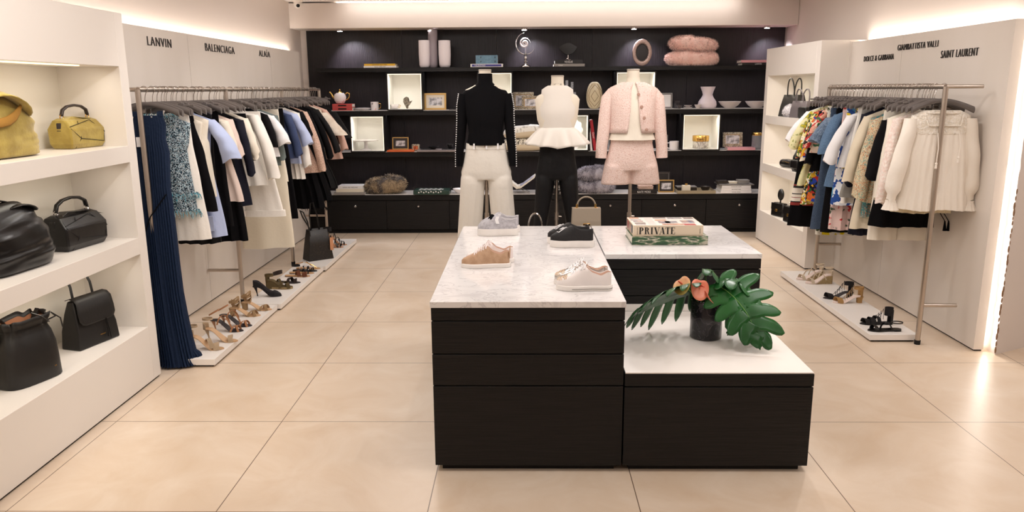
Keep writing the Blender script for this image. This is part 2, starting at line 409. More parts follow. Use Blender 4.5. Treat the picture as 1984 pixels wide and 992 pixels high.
# downlights under the soffit
for i, (x, lb) in enumerate(((-2.2, 'small round downlight at far left, above the yellow book'), (-1.12, 'small round downlight above the three white tube vases'), (.0, 'small round downlight above the spiral shell sculpture'),
                          (1.3, 'small round downlight above the pierced oval disc'), (2.87, 'small round downlight at far right above the pink book'))):
    t = thing('downlight', lb, 'downlight', (x, 9.42, 2.462))
    MB().lathe([(.035, 0), (.042, -.012), (.04, -.028), (.03, -.03)], n=20).build('housing', CHROME, t)
    MB().lathe([(.0301, -.029), (.028, -.031), (.0001, -.032)], n=20).build('lamp_face', mat('lamp_glow', 'fffaf6', .5, emit=25), t)
    spot((x, 9.42, 2.425), (x+.12, 9.6, 2.0), 130, 100, .8, (.93, .9, 1.0), .02)

# shop camera under the ceiling
t = thing('security_camera', 'white dome security camera on the ceiling at top left', 'camera', (-2.6, 9.12, 2.76))
MB().lathe([(.06, 0), (.06, -.02), (.055, -.025)], n=20).build('mount', CABW, t)
MB().ball((0, 0, -.045), .047, 16).build('dome', CABW, t)
MB().ball((.012, -.03, -.062), .022, 12).build('lens', GAPM, t)

# ------------------------------------------------------------------ island
def island_block(label, x0, x1, y0, y1, zt, gaps, tm, tth, tover):
    t = thing('display_table', label, 'table', ((x0+x1)/2, (y0+y1)/2, 0)); hx = (x1-x0)/2; hy = (y1-y0)/2
    bx('plinth', GAPM, (-hx+.03, hx-.03, -hy+.03, hy-.03, 0, .032), t)
    zs = [.032]+gaps+[zt-tth]
    bx('core', GAPM, (-hx+.008, hx-.008, -hy+.008, hy-.008, .032, zt-tth), t)
    for a, b in zip(zs, zs[1:]):
        bx('body_panel', WOODH, (-hx, hx, -hy, hy, a+(.004 if a > .04 else 0), b-.002), t, .0015)
    bx('table_top', tm, (-hx-tover, hx+tover, -hy-tover, hy+tover, zt-tth, zt), t, .0015)
    return t
island_block('tall black oak display table with white marble top carrying four pairs of sneakers', -.42, .445, 3.262, 5.17, .824, [.425, .577, .733], MARBLE, .028, .004)
island_block('black oak display table with marble top at right, under the two large books', .458, 1.345, 4.25, 5.17, .824, [.425, .577, .733], MARBLE, .028, .002)
island_block('low black display block with plain white top under the vase of leaves', .452, 1.305, 3.262, 4.24, .489, [.42], WTOP, .006, -.002)
island_block('low white-topped block hidden behind the island, under two handbags', -.1, .8, 5.5, 6.0, .565, [.3], WTOP, .02, 0)
# white upstand behind the low block
struct(bx('trim_10', WTOP, (.452, 1.3, 4.241, 4.249, .489, .53)))

# ------------------------------------------------------------------ clothes rails and platforms
def rail(label, x, xw, ys, y0, y1, z, wallz=.28, skew=0):
    t = thing('clothes_rail', label, 'clothes rail', (x, (y0+y1)/2, 0), -math.atan(skew)); cy = (y0+y1)/2; s = xw-x
    MB().tube([(0, y0-cy, z), (0, y1-cy, z)], .016, 12).build('rail', STEEL, t)
    for i, y in enumerate(ys):
        MB().tube([(0, y-cy, .03), (0, y-cy, z)], .017, 12).build('leg', STEEL, t)
        MB().lathe([(.02, 0), (.02, .03)], 0, y-cy, 14).build('foot_cap', GAPM, t)
        MB().tube([(0, y-cy, wallz), (s*.97, y-cy, wallz)], .013, 10).build('cross_bar', STEEL, t)
        MB().tube([(0, y-cy, z), (s*.97, y-cy, z)], .013, 10).build('cross_bar', STEEL, t)
    return t
RZ = 1.758
rail('long steel clothes rail in front of the left wall panel', -2.38, -2.66, (4.76, 6.17, 7.6, 9.0), 4.76, 9.0, RZ)
rail('steel clothes rail in front of the right wall panel', 2.76, 3.0, (5.08, 7.2), 5.08, 7.2, 1.745, .28, .037)
def platform(label, x0, x1, y0, y1):
    t = thing('shoe_platform', label, 'platform', ((x0+x1)/2, (y0+y1)/2, 0)); a = (x1-x0)/2; b = (y1-y0)/2
    bx('foot', GAPM, (-a+.02, a-.02, -b+.02, b-.02, 0, .014), t)  # inset base coloured near-black as the shade under the board
    bx('board', WTOP, (-a, a, -b, b, .014, .055), t, .0015)
PZ = .055
platform('low white shoe platform nearest the navy dress', -2.28, -2.005, 4.63, 5.905)
platform('low white shoe platform, middle of three beneath the left rail', -2.28, -1.98, 5.925, 7.25)
platform('low white platform farthest along the left rail, under the black tote', -2.28, -1.96, 7.27, 8.68)
platform('low white shoe platform beneath the right clothes rail', 2.41, 2.745, 5.12, 7.03)

# ------------------------------------------------------------------ clothes
def cl(name, c, **k):
    k.setdefault('rough', .8); k.setdefault('spec', .25); k.setdefault('bump', .2); k.setdefault('bscale', 45); return mat('cloth_'+name, c, **k)
CREAM = cl('cream', 'efe6d6'); IVORY = cl('ivory', 'f3eee6'); NAVYP = cl('navy_pleat', '10213b', bump=.5, bscale=50); NAVY = cl('navy', '0f1020')
BLUE = cl('pale_blue', 'b9c5e6'); PINKB = cl('pale_pink', 'e4d0c5'); GREYG = cl('grey_green', '6d7876'); WHT = cl('white', 'f1eff0')
SLATE = cl('slate_blue', '3a4668')
CHAR = cl('charcoal', '0f0e10'); BEIGE = cl('beige', 'dccfb8'); TAN = cl('speckled_pink', 'dcbcaa', kind='noise', col2='b89684', scale=120, ramp=(.5, .56))
TWEED = cl('tweed', '22303c', kind='noise', scale=90, cols=[(0, '10161f'), (.42, '18202b'), (.47, '8fb6c8'), (.52, 'e8eef0'), (.55, '1a2530'), (1, '3f7d95')], bump=.8, bscale=90)
FRINGE = cl('teal_fringe', '3c9cb0', kind='noise', scale=70, cols=[(0, '2e90aa'), (.45, '42a6bb'), (.52, 'cfe0e4'), (.56, '1c3340'), (1, '59b3c4')])
LEMON = cl('lemon_print', 'e6e0b4', kind='noise', scale=14, cols=[(0, 'e6e0b6'), (.52, 'e4deae'), (.56, '7c8a3a'), (.6, 'd6c23a'), (.68, '3d4a2a'), (1, 'e6e0b6')])
LEMON2 = cl('lemon_white', 'f4f0e4', kind='noise', scale=13, cols=[(0, '2f3a26'), (.36, '39452a'), (.4, 'f3efe2'), (.54, 'f3efe2'), (.56, 'ecd417'), (1, 'e8cc10')])
MAJ = cl('blue_tile_print', 'f0f0f2', kind='floral', scale=22, cols=[(0, 'eef0f4'), (.3, '2b4f98'), (.5, 'e9edf2'), (.68, '4f8db2'), (.78, 'e3c53a'), (.85, '213c7c')])
MULTI = cl('bright_print', 'c04030', kind='floral', scale=26, cols=[(0, 'b03024'), (.18, 'e3b52a'), (.34, '2d5f3a'), (.48, 'efe6d0'), (.62, '2440a0'), (.75, 'd86a2c'), (.88, '151515')])
MULTI2 = cl('yellow_flower_print', 'd8b030', kind='floral', scale=34, cols=[(0, 'd9b22c'), (.25, 'efe2a0'), (.4, '5a7a30'), (.55, 'b8402a'), (.7, 'f3edd8'), (.85, '2b2b20')])
CORAL = cl('coral_print', 'e09080', kind='floral', scale=26, cols=[(0, 'e4a48e'), (.3, 'c83a3a'), (.45, 'efd9c4'), (.65, '3f6a4a'), (.8, '181818')])
PINKF = cl('pink_flower_print', 'e3c4bd', kind='noise', scale=11, cols=[(0, '26402c'), (.38, '2f4a30'), (.42, 'e3c6bf'), (.58, 'e3c6bf'), (.6, 'c22a2e'), (1, 'b02028')])
DITSY = cl('ditsy_orange_teal', 'cfb890', kind='floral', scale=90, cols=[(0, 'd8c9a6'), (.35, 'c8855a'), (.5, 'dccfae'), (.7, '4a9c96'), (.85, 'a8654a')])
DITSYT = cl('ditsy_teal', '4a8f90', kind='floral', scale=90, cols=[(0, '3f8a90'), (.4, '5fa6a4'), (.6, 'd6b48c'), (.75, '2c6a74'), (.9, 'b86a4c')])
DENIM = cl('denim', '38455a', kind='noise', col2='4a5a70', scale=160); DENIML = cl('chambray', '56708f', kind='noise', col2='64809e', scale=120)
KNIT = cl('blue_knit', '5d7088', kind='noise', col2='8193a8', scale=70, bump=1, bscale=60); GREYT = cl('grey_wool', '8f8b85')
STRIPE = mat('cloth_stripe', 'efe8dc', .8, kind='stripe', scale=3.4, cols=[(0, 'efe8dc'), (.22, '151313'), (.27, '8c2c28'), (.4, '151313'), (.44, 'efe8dc'), (.55, '8c2c28'), (.57, 'efe8dc'), (.66, '222020'), (.69, 'e8e0d4'), (.86, '151313'), (.93, '8c2c28'), (.97, '151313')])
LACE = cl('pink_lace', 'efd8cd', kind='noise', col2='f6ebe2', scale=60, bump=1, bscale=55); LACEW = cl('ivory_lace', 'ece2d2', kind='noise', col2='f5eee4', scale=70, bump=1.2, bscale=70)
GAUZE = cl('ivory_gauze', 'f2e9dd', bump=.4, bscale=25)
PTWEED = cl('pink_tweed', 'e9cdc2', kind='noise', scale=190, cols=[(0, 'c79682'), (.36, 'd4a898'), (.42, 'e9cdc3'), (.56, 'efd8cf'), (1, 'f5e4dd')], bump=.5, bscale=90)
FURB = cl('beige_fur', 'd8c8b6', kind='noise', col2='e6dacb', scale=12, bump=.6, bscale=150); FURK = cl('black_fur', '0a080a', bump=.8, bscale=150)

def ringz(z, hw, th, folds=0, nf=7, ph=0, n=44, xo=0, yo=0, sq=.85, a0=0, a1=360, closed=True):
    out = []; N = n if closed else n-1
    for k in range(n):
        a = R(a0+(a1-a0)*k/N); c, s_ = cos(a), sin(a)
        x = math.copysign(abs(c)**sq, c); y = math.copysign(abs(s_)**sq, s_)
        f = folds*sin(nf*x*2.2+ph+.6*sin(2.1*x+ph)+3*z*.3)
        out.append((xo+hw*x*(1+.25*f/max(hw, .05)*abs(x)), yo+th*y*(1+0)+f*(1 if y > 0 else .9)*(1-abs(x)**6*.7), z))
    return out
def body(mb, prof, nf=7, ph=0, n=44, mi=None, levels=16, a0=0, a1=360, closed=True, drop=0, scallop=0):
    # prof: (z, halfwidth, thickness, fold, xoffset)
    z0, z1 = prof[0][0], prof[-1][0]; rings = []
    tab = [(-p[0],)+tuple(p[1:])+((0,) if len(p) < 5 else ()) for p in prof]
    zs = sorted(set([p[0] for p in prof]+[z0+(z1-z0)*i/levels for i in range(levels+1)]), reverse=True)
    for i, z in enumerate(zs):
        hw, th, fo, xo = lerp(tab, -z)
        r = ringz(z, hw, th, fo, nf, ph, n, xo, 0, .85, a0, a1, closed)
        if i == len(zs)-1: r = [(p[0], p[1], p[2]+drop*.5*sin(p[0]*23+ph)-(scallop*(k % 2))) for k, p in enumerate(r)]
        rings.append(r)
    return mb.loft(rings, True, True, closed, mi)
def sleeve(mb, p0, p1, r0, r1, seed=0, bend=.0, cuff=0, mi=None, flat=.75, puff=0):
    p0, p1 = Vector(p0), Vector(p1); n = 20; rings = []
    rn = random.Random(seed)
    ph = rn.random()*6
    for i in range(15):
        t = i/14; p = p0.lerp(p1, t)+Vector((.18*(p1.x-p0.x)*sin(PI*t), -bend*sin(PI*t), 0)); r = r0+(r1-r0)*t+puff*sin(PI*t)**1.5
        if cuff and t > .9: r = cuff
        w = .006*sin(t*17+ph)*(1-t*.3)
        rings.append([(p.x+r*cos(2*PI*k/n)*flat*(1+.1*sin(3*2*PI*k/n+ph+t*5)), p.y+r*sin(2*PI*k/n)+w, p.z+(t**4)*.012*sin(2*2*PI*k/n+ph)+(t**5)*.35*r*cos(2*PI*k/n)*(1 if p1.x > p0.x else -1)*(.5)) for k in range(n)])
    return mb.loft(rings, True, True, True, mi)
def fringe(mb, z, hw, th, ln, n=70, seed=1, mi=None):
    rn = random.Random(seed)
    for k in range(n):
        a = 2*PI*k/n; x, y = hw*cos(a)*1.02, th*sin(a)*1.05; d = Vector((cos(a), sin(a)*.7, 0)).normalized()
        l = ln*(.7+.6*rn.random()); q = Vector((rn.uniform(-.006, .006), rn.uniform(-.006, .006), 0))
        mb.tube([(x, y, z), (x+d.x*.012+q.x, y+d.y*.012+q.y, z-l*.5), (x+d.x*.014+2*q.x, y+d.y*.014+2*q.y, z-l)], [.0025, .0025, .001], 4, mi)
def fur(mb, count, ln, seed=0, mis=(1, 2), w=.0016, droop=.4):
    rn = random.Random(seed); F = [f for f in mb.f if len(f) == 4]; V = mb.v
    for _ in range(count):
        f = rn.choice(F); a, b, c, d = (Vector(V[i]) for i in f)
        u, v = rn.random(), rn.random(); p = (a*(1-u)+b*u)*(1-v)+(d*(1-u)+c*u)*v
        n = (b-a).cross(d-a)
        if n.length < 1e-9: continue
        n.normalize(); t = Vector((rn.uniform(-1, 1), rn.uniform(-1, 1), rn.uniform(-1, 1)-droop))*.75
        dr = (n+t).normalized(); sd = dr.cross(Vector((rn.random()-.5, rn.random()-.5, rn.random()-.5))).normalized()*w; l = ln*rn.uniform(.5, 1.1)
        i = len(V); V += [tuple(p-sd-n*.001), tuple(p+sd-n*.001), tuple(p+dr*l-Vector((0, 0, droop*l*.3)))]
        mb.f.append((i, i+1, i+2)); mb.m.append(rn.choice(mis))

# hangers
def make_hanger(clip, name, label, group):
    t = thing(name, label, 'hanger', (0, 0, 0), 0, group)
    pts = [(.021*cos(R(a)), 0, .021*sin(R(a))) for a in range(200, -61, -20)]+[(.004, 0, -.035), (0, 0, -.06), (0, 0, -.1)]
    MB().tube(pts, .0022, 6).build('hook', STEEL2, t)
    if clip:
        MB().tube([(-.17, 0, -.105), (0, 0, -.1), (.17, 0, -.105)], .007, 8).build('bar', HANGER, t)
        for s_ in (-1, 1):
            m = MB().box(s_*.12-.018, s_*.12+.018, -.012, .012, -.155, -.09); m.box(s_*.12-.02, s_*.12+.02, -.014, -.008, -.15, -.125, 1); m.tube([(s_*.12, 0, -.1), (s_*.12, -.004, -.082)], .009, 6)
            m.build('clip', [HANGER, STEEL2], t, bevel=.002)
    else:
        rings = []
        for i in range(17):
            u = -1+i/8; x = .195*u; z = -.088-.062*abs(u)**1.6; r = .012+.008*abs(u)
            rings.append([(x, .85*r*cos(2*PI*k/10)-.02*abs(u)**2, z+1.1*r*sin(2*PI*k/10)) for k in range(10)])
        MB().loft(rings).build('shoulder_bar', HANGER, t)
    return t
_h = {}
def hang(side, clip, x, y, z, rz, label=None):
    nm = 'clip_hanger' if clip else 'clothes_hanger'
    key = (side, clip); g = 'grey %s hangers on the %s rail' % ('clip' if clip else 'wishbone', side)
    lb = label or ('grey plastic clip hanger with metal hook on the %s rail' % side if clip else 'grey wishbone hanger with metal hook on the %s rail' % side)
    if (clip,) not in _h:
        _h[(clip,)] = make_hanger(clip, nm, lb, g); r = _h[(clip,)]; r.location = (x, y, z); r.rotation_euler = (0, 0, rz)
    else: r = dup(_h[(clip,)], (x, y, z), rz, lb, g)
    if label and 'group' in r: del r['group']
    return r

def garment(side, x, y, zr, rz, name, label, cat, kind, m, hs, ztop, zhem, hh, sl=None, th=.045, nf=6, fold=.012, seed=0, cuff=None, extra=None, m2=None, hang_label=None, neck=.07, hole=True):
    # x, y, zr = where the hook sits on the rail; sl=(dx, z, r0, r1) the sleeve end
    t = thing(name, label, cat, (x, y, zr), rz); zt = ztop-zr; zh = zhem-zr; rn = random.Random(seed+17); ph = rn.random()*6
    clip = kind in ('trousers', 'skirt')
    hang(side, clip, x, y, zr, rz, hang_label)
    m_ = MB(); L = zt-zh; ws = -1 if side == 'left' else 1
    def wallfit(p):      # cloth spreads towards the aisle, not into the wall panel
        return p if p[1] <= .21 else (p[0], (p[1]+.21)/2, p[2], p[3], -ws*(p[1]-.21)/2)
    if kind in ('top', 'dress'):
        wst = .42 if L > .55 else .6
        prof = [(zt+.012, neck, .022, 0), (zt-.005, hs*.62, .028, 0), (zt-.035, hs, .03, .001), (zt-.16, hs*.9, th, fold*.4), (zt-wst*L*.8, (hs*.85+hh)/2 if L < .6 else hs*.82, th, fold), (zh, hh, th*1.15, fold*1.7)]
        prof = [p for i, p in enumerate(prof) if i == 0 or p[0] < prof[i-1][0]]
        prof = [wallfit(p) for p in prof]
        body(m_, prof, nf, ph, drop=.008); m_.build('bodice' if sl else 'cloth_body', m, t, 60)
        if neck: MB().tube([(1.02*neck*cos(2*PI*k/20), .024*sin(2*PI*k/20), zt+.012) for k in range(20)], .004, 6, closed=True).build('neckline', m2 or m, t)
        if sl:
            for s_ in (-1, 1):
                q = MB(); sleeve(q, (s_*hs*.86, 0, zt-.035), (s_*(min(sl[0], .19) if s_ == ws else sl[0]), -.005, sl[1]-zr), sl[2], min(sl[3], sl[2]+.01) if s_ == ws else sl[3], seed+s_, .015, sl[4] if len(sl) > 4 else 0)
                q.build('sleeve', (cuff if cuff else m), t, 60)
    elif kind == 'skirt':
        prof = [(zt, hs, .016, 0), (zt-.04, hs*1.01, .022, .002), (zt-L*.4, (hs+hh)/2, th*.9, fold), (zh, hh, th*1.1, fold*1.7)]
        prof = [wallfit(p) for p in prof]
        body(m_, prof, nf, ph, drop=.006); m_.build('skirt_panel', m, t, 60)
        MB().loft([ringz(zt+.001, hs*1.01, .018), ringz(zt-.035, hs*1.03, .024)]).build('waistband', m2 or m, t, 60)
    else:
        prof = [(zt, hs, .014, 0), (zt-.04, hs*1.02, .022, .001), (zt-.22, hs*1.05, .035, .003)]
        body(m_, prof, nf, ph); m_.build('hip_panel', m, t, 60)
        for s_ in (-1, 1):
            q = MB(); w0, w1 = hs*.53, hh*.52
            body(q, [(zt-.16, w0, .033, .003, s_*hs*.5), (zt-.2-L*.3, (w0+w1)/2, .035, .006, s_*(hs+hh)*.25), (zh, w1, .034, .008, s_*hh*.52)], 4, ph, 30)
            lg = q.build('trouser_leg', m, t, 60)
            if cuff: MB().loft([ringz(zh+.05, w1*1.06, .04, xo=s_*hh*.52), ringz(zh-.003, w1*1.08, .042, xo=s_*hh*.52)]).build('turned_cuff', cuff, lg, 60)
    if extra: extra(t, zt, zh)
    return t

LX = -2.38
def LG(y, ztop, zhem, hs, hh, name, label, cat, kind, m, sl=None, rz=4, **k):
    return garment('left', LX, y, RZ, R(rz), name, label, cat, kind, m, hs, ztop, zhem, hh, sl, seed=int(y*100), **k)

def ex_navy(t, zt, zh):
    t2 = MB(); t2.box(-.07, -.03, -.062, -.058, zt-.16, zt-.1); t2.build('paper_tag', WHT, t)
    MB().box(-.02, .03, -.03, -.026, zt+.0, zt+.025).build('woven_label', IVORY, t)
    q = MB(); q.tube([(-.09, -.1, zt-.75), (-.03, -.085, zt-.6), (.075, -.07, zt-.46)], .004, 6); q.build('waist_tie', BLKCL, t)
def navy_dress():
    t = thing('long_dress', 'long navy pleated sleeveless dress trailing on the floor, first on the left rail', 'dress', (-2.365, 4.83, RZ), R(12))
    hang('left', False, -2.38, 4.84, RZ, R(14), 'large grey hanger carrying the long navy dress')
    m_ = MB(); zt = -.19; zh = -RZ+.014; z = zt; rings = []
    for (z, hw, th, fo) in [(zt+.03, .085, .03, 0), (zt-.03, .1, .035, .002), (zt-.12, .09, .045, .003), (zt-.2, .105, .05, .004), (zt-.42, .09, .05, .005), (zt-.5, .095, .05, .005), (zt-.7, .1, .055, .006), (zt-.9, .1, .055, .007), (zt-1.1, .1, .06, .008), (zt-1.25, .105, .065, .009), (zt-1.4, .11, .07, .01), (zh+.06, .115, .075, .013), (zh+.02, .12, .08, .015), (zh, .13, .085, .017)]:
        rings.append([(p[0]+.08*max(0, (zt-z)/1.55)**3.5, p[1]-.18*max(0, (zt-z)/1.55)**2.2, p[2]) for p in ringz(z, hw, th, fo, 20, 1, 120)])
    m_.loft(rings); m_.build('pleated_body', NAVYP, t, 60)
    q = MB(); q.loft([ringz(zt-.4, .094, .054, .002, 20, 1, 80), ringz(zt-.43, .094, .054, .002, 20, 1, 80)]); q.build('waist_seam', cl('navy_dark', '0f1c33'), t, 60)
    for s_ in (-1, 1):
        MB().ribbon([(s_*.075, -.02, zt+.025), (s_*.073, -.01, zt+.05), (s_*.07, .01, zt+.055)], (1, 0, 0), .035, .004).build('strap', NAVYP, t)
    ex_navy(t, zt, zh)
    q = MB()   # trailing corner of hem on the floor
    body(q, [(zh+.1, .02, .02, .002, .15), (zh+.05, .05, .04, .008, .165), (zh, .06, .05, .01, .18)], 9, 0, 50); q.v = [(a, b-.17, c) for a, b, c in q.v]
    q.build('train', NAVYP, t, 60)
navy_dress()

def ex_tweed(t, zt, zh):
    for z in (zh+.125, zh+.01):
        q = MB(); fringe(q, z, .19, .055, .05, 90, int(z*100)); q.build('fringe', FRINGE, t)
    q = MB(); fringe(q, zt+.03, .1, .03, .03, 40, 3); q.build('fringe', FRINGE, t)
LG(5.0, 1.575, .96, .19, .185, 'tweed_top', 'blue and white tweed sleeveless top with teal fringes, beside the navy dress', 'top', 'top', TWEED, th=.05, fold=.004, extra=ex_tweed, neck=.09, rz=14)
LG(5.06, 1.60, .755, .16, .225, 'trousers', 'long ivory trousers hanging right behind the blue tweed top', 'trousers', 'trousers', IVORY, rz=12)
LG(5.13, 1.585, .94, .16, .27, 'skirt', 'long black flared skirt between ivory trousers and cream blouse, front of left rail', 'skirt', 'skirt', BLKCL, rz=10)
LG(5.2, 1.575, 1.10, .19, .20, 'blouse', 'cream ruffled blouse partly hidden near the front of left rail', 'blouse', 'top', CREAM, nf=12, fold=.016, rz=8)
LG(5.28, 1.585, 1.02, .2, .205, 'dress', 'cream sleeveless dress just before the pale blue shirt', 'dress', 'dress', CREAM, rz=8)
def ex_pock(t, zt, zh):
    MB().box(.06, .16, -.072, -.066, zh+.05, zh+.16).build('patch_pocket', BLUE, t, bevel=.004)
LG(5.36, 1.585, .72, .19, .225, 'shirt_dress', 'pale blue shirt dress with wide short sleeves, front part of left rail', 'dress', 'dress', BLUE, (.31, 1.27, .065, .085), extra=ex_pock, rz=8)
LG(5.44, 1.60, .66, .16, .15, 'skirt', 'narrow black skirt showing below the pale blue shirt dress', 'skirt', 'skirt', CHAR, rz=6)
LG(5.56, 1.605, .76, .16, .2, 'trousers', 'black straight trousers right behind the pale blue shirt dress', 'trousers', 'trousers', BLKCL, rz=6)
LG(5.62, 1.565, 1.26, .2, .215, 'blouse', 'short cream blouse squeezed before the pink beige dress', 'blouse', 'top', CREAM, (.23, 1.29, .05, .045), rz=5)
LG(5.7, 1.575, .93, .19, .25, 'dress', 'pinkish beige flared dress with short sleeves, left rail', 'dress', 'dress', PINKB, (.24, 1.26, .055, .05), rz=5)
LG(5.83, 1.585, .60, .18, .21, 'dress', 'long black sleeveless dress just before the dark navy coat', 'dress', 'dress', BLKCL, rz=5)
LG(5.93, 1.56, .86, .19, .22, 'coat', 'dark navy coat between long black dress and cream blouse', 'coat', 'dress', NAVY, (.24, 1.1, .05, .04), rz=4)
LG(6.03, 1.57, 1.2, .19, .21, 'blouse', 'cream blouse with gathered cuffs in the middle of the left rail', 'blouse', 'top', CREAM, (.25, 1.22, .05, .05, .03), nf=10, rz=4)
LG(6.12, 1.57, 1.2, .16, .21, 'skirt', 'short black skirt hanging between cream blouse and white jacket', 'skirt', 'skirt', BLKCL, rz=4)
LG(6.26, 1.59, .98, .19, .25, 'jacket', 'white long-sleeved jacket with loose hem above the cuffed trousers', 'jacket', 'dress', IVORY, (.31, 1.04, .06, .065), rz=4)
LG(6.4, 1.58, .70, .18, .31, 'trousers', 'wide ivory trousers with turned-up cuffs, middle of left rail', 'trousers', 'trousers', IVORY, cuff=IVORY, rz=4)
LG(6.52, 1.585, 1.24, .19, .21, 'jacket', 'short black jacket with frilled hem behind the cuffed ivory trousers', 'jacket', 'top', BLKCL, (.23, 1.27, .05, .06), nf=14, fold=.016, rz=4)
LG(6.64, 1.57, 1.18, .2, .24, 'shirt', 'white cotton shirt with short sleeves on the left rail', 'shirt', 'top', WHT, (.29, 1.29, .06, .07), rz=4)
LG(6.75, 1.57, 1.1, .2, .22, 'blouse', 'grey green blouse beyond the white cotton shirt', 'blouse', 'top', GREYG, (.23, 1.15, .05, .045), rz=3)
LG(6.86, 1.20, .33, .2, .25, 'skirt', 'long cream skirt hanging beneath the white ones, middle of left rail', 'skirt', 'skirt', cl('long_cream', 'e6dcc8'), nf=2, fold=.008, rz=12)
LG(6.95, 1.585, .93, .16, .2, 'trousers', 'cream trousers before the long black trousers, left rail', 'trousers', 'trousers', CREAM, rz=3)
LG(7.05, 1.59, .57, .17, .24, 'trousers', 'long black wide trousers at the far half of left rail', 'trousers', 'trousers', BLKCL, rz=3)
LG(7.18, 1.56, 1.12, .19, .24, 'blouse', 'slate blue blouse behind the long black wide trousers', 'blouse', 'top', SLATE, (.25, 1.15, .05, .05), rz=3)
LG(7.32, 1.565, 1.06, .2, .24, 'shirt', 'pale blue shirt with short wide sleeves, far half of left rail', 'shirt', 'top', BLUE, (.3, 1.24, .06, .07), rz=3)
LG(7.45, 1.57, .90, .19, .22, 'blouse', 'white ruffled blouse with long tails, far half of left rail', 'blouse', 'dress', IVORY, (.25, 1.02, .05, .05), nf=12, fold=.016, rz=3)
LG(7.58, 1.58, 1.28, .18, .24, 'top', 'short black boxy top before the speckled pink dress', 'top', 'top', BLKCL, (.25, 1.3, .05, .05), rz=3)
LG(7.7, 1.575, .93, .19, .3, 'dress', 'speckled pinkish dress toward the far end of the left rail', 'dress', 'dress', TAN, (.33, .95, .055, .05), fold=.004, rz=3)
def ex_lace(t, zt, zh):
    q = MB(); fringe(q, zh+.012, .3, .055, .035, 60, 9); q.build('lace_hem', BLKCL, t)
LG(7.84, 1.58, .545, .18, .29, 'knit_dress', 'black knit dress with lacy hem, far end of left rail', 'dress', 'dress', BLKCL, (.31, 1.0, .05, .045), extra=ex_lace, nf=9, fold=.02, rz=3)
LG(8.0, 1.585, .60, .18, .33, 'knit_dress', 'black flared knit dress behind the lacy hemmed one', 'dress', 'dress', BLKCL, (.34, 1.05, .05, .045), nf=12, fold=.022, extra=ex_lace, rz=3)
LG(8.18, 1.585, .72, .18, .36, 'knit_dress', 'black pleated dress just before the beige fur jacket', 'dress', 'dress', CHAR, (.37, 1.1, .05, .045), nf=12, fold=.022, rz=3)
LG(8.5, 1.575, 1.0, .19, .36, 'top', 'dusty pink top hanging below the beige fur jacket', 'top', 'top', cl('dusty_pink', 'd9b3a4'), (.38, 1.1, .05, .05), rz=3)
def fur_jacket(y, ztop, zhem, m, name, label, hs, hh, slx, slz, bands, rz):
    t = thing(name, label, 'jacket', (LX, y, RZ), R(rz)); hang('left', False, LX, y, RZ, R(rz)); zt = ztop-RZ; zh = zhem-RZ
    q = MB(); body(q, [(zt+.02, .08, .04, 0), (zt-.02, hs, .06, 0), (zt-.15, hs*1.05, .09, .003, .01), (zh, (hh+.2)/2, .1, .004, (hh-.2)/2)], 4, 0)
    fur(q, 2200, .014, int(y*10), (1,)); q.build('fur_body', [m, m], t)
    for s_ in (-1, 1):
        q = MB(); n = 18; rings = []
        for i in range(22):
            u = i/21; p = Vector((s_*hs*.85, 0, zt-.05)).lerp(Vector((slx if s_ > 0 else -.17, -.02, slz-RZ)), u); r = (.085+.01*u)*(1+(.06*abs(sin(u*PI*bands)) if bands else 0))
            rings.append([(p.x+r*cos(2*PI*k/n), p.y+r*sin(2*PI*k/n), p.z) for k in range(n)])
        q.loft(rings); fur(q, 1300, .014, int(y*10)+s_, (1,)); q.build('fur_sleeve', [m, m], t)
    return t
fur_jacket(8.36, 1.56, 1.1, FURB, 'fur_jacket', 'beige fur jacket with banded sleeves near the far end of left rail', .18, .22, .36, 1.27, 4, 3)
fur_jacket(8.72, 1.56, 1.05, FURK, 'fur_jacket', 'black fur jacket, last on the left rail beside the back shelves', .2, .26, .34, 1.22, 0, -4)
rn = random.Random(3)
for i in range(27):
    y = 4.95+i*.148+rn.uniform(-.02, .02); hang('left', rn.random() < .45, LX, y, RZ, R(rn.uniform(-5, 12)))

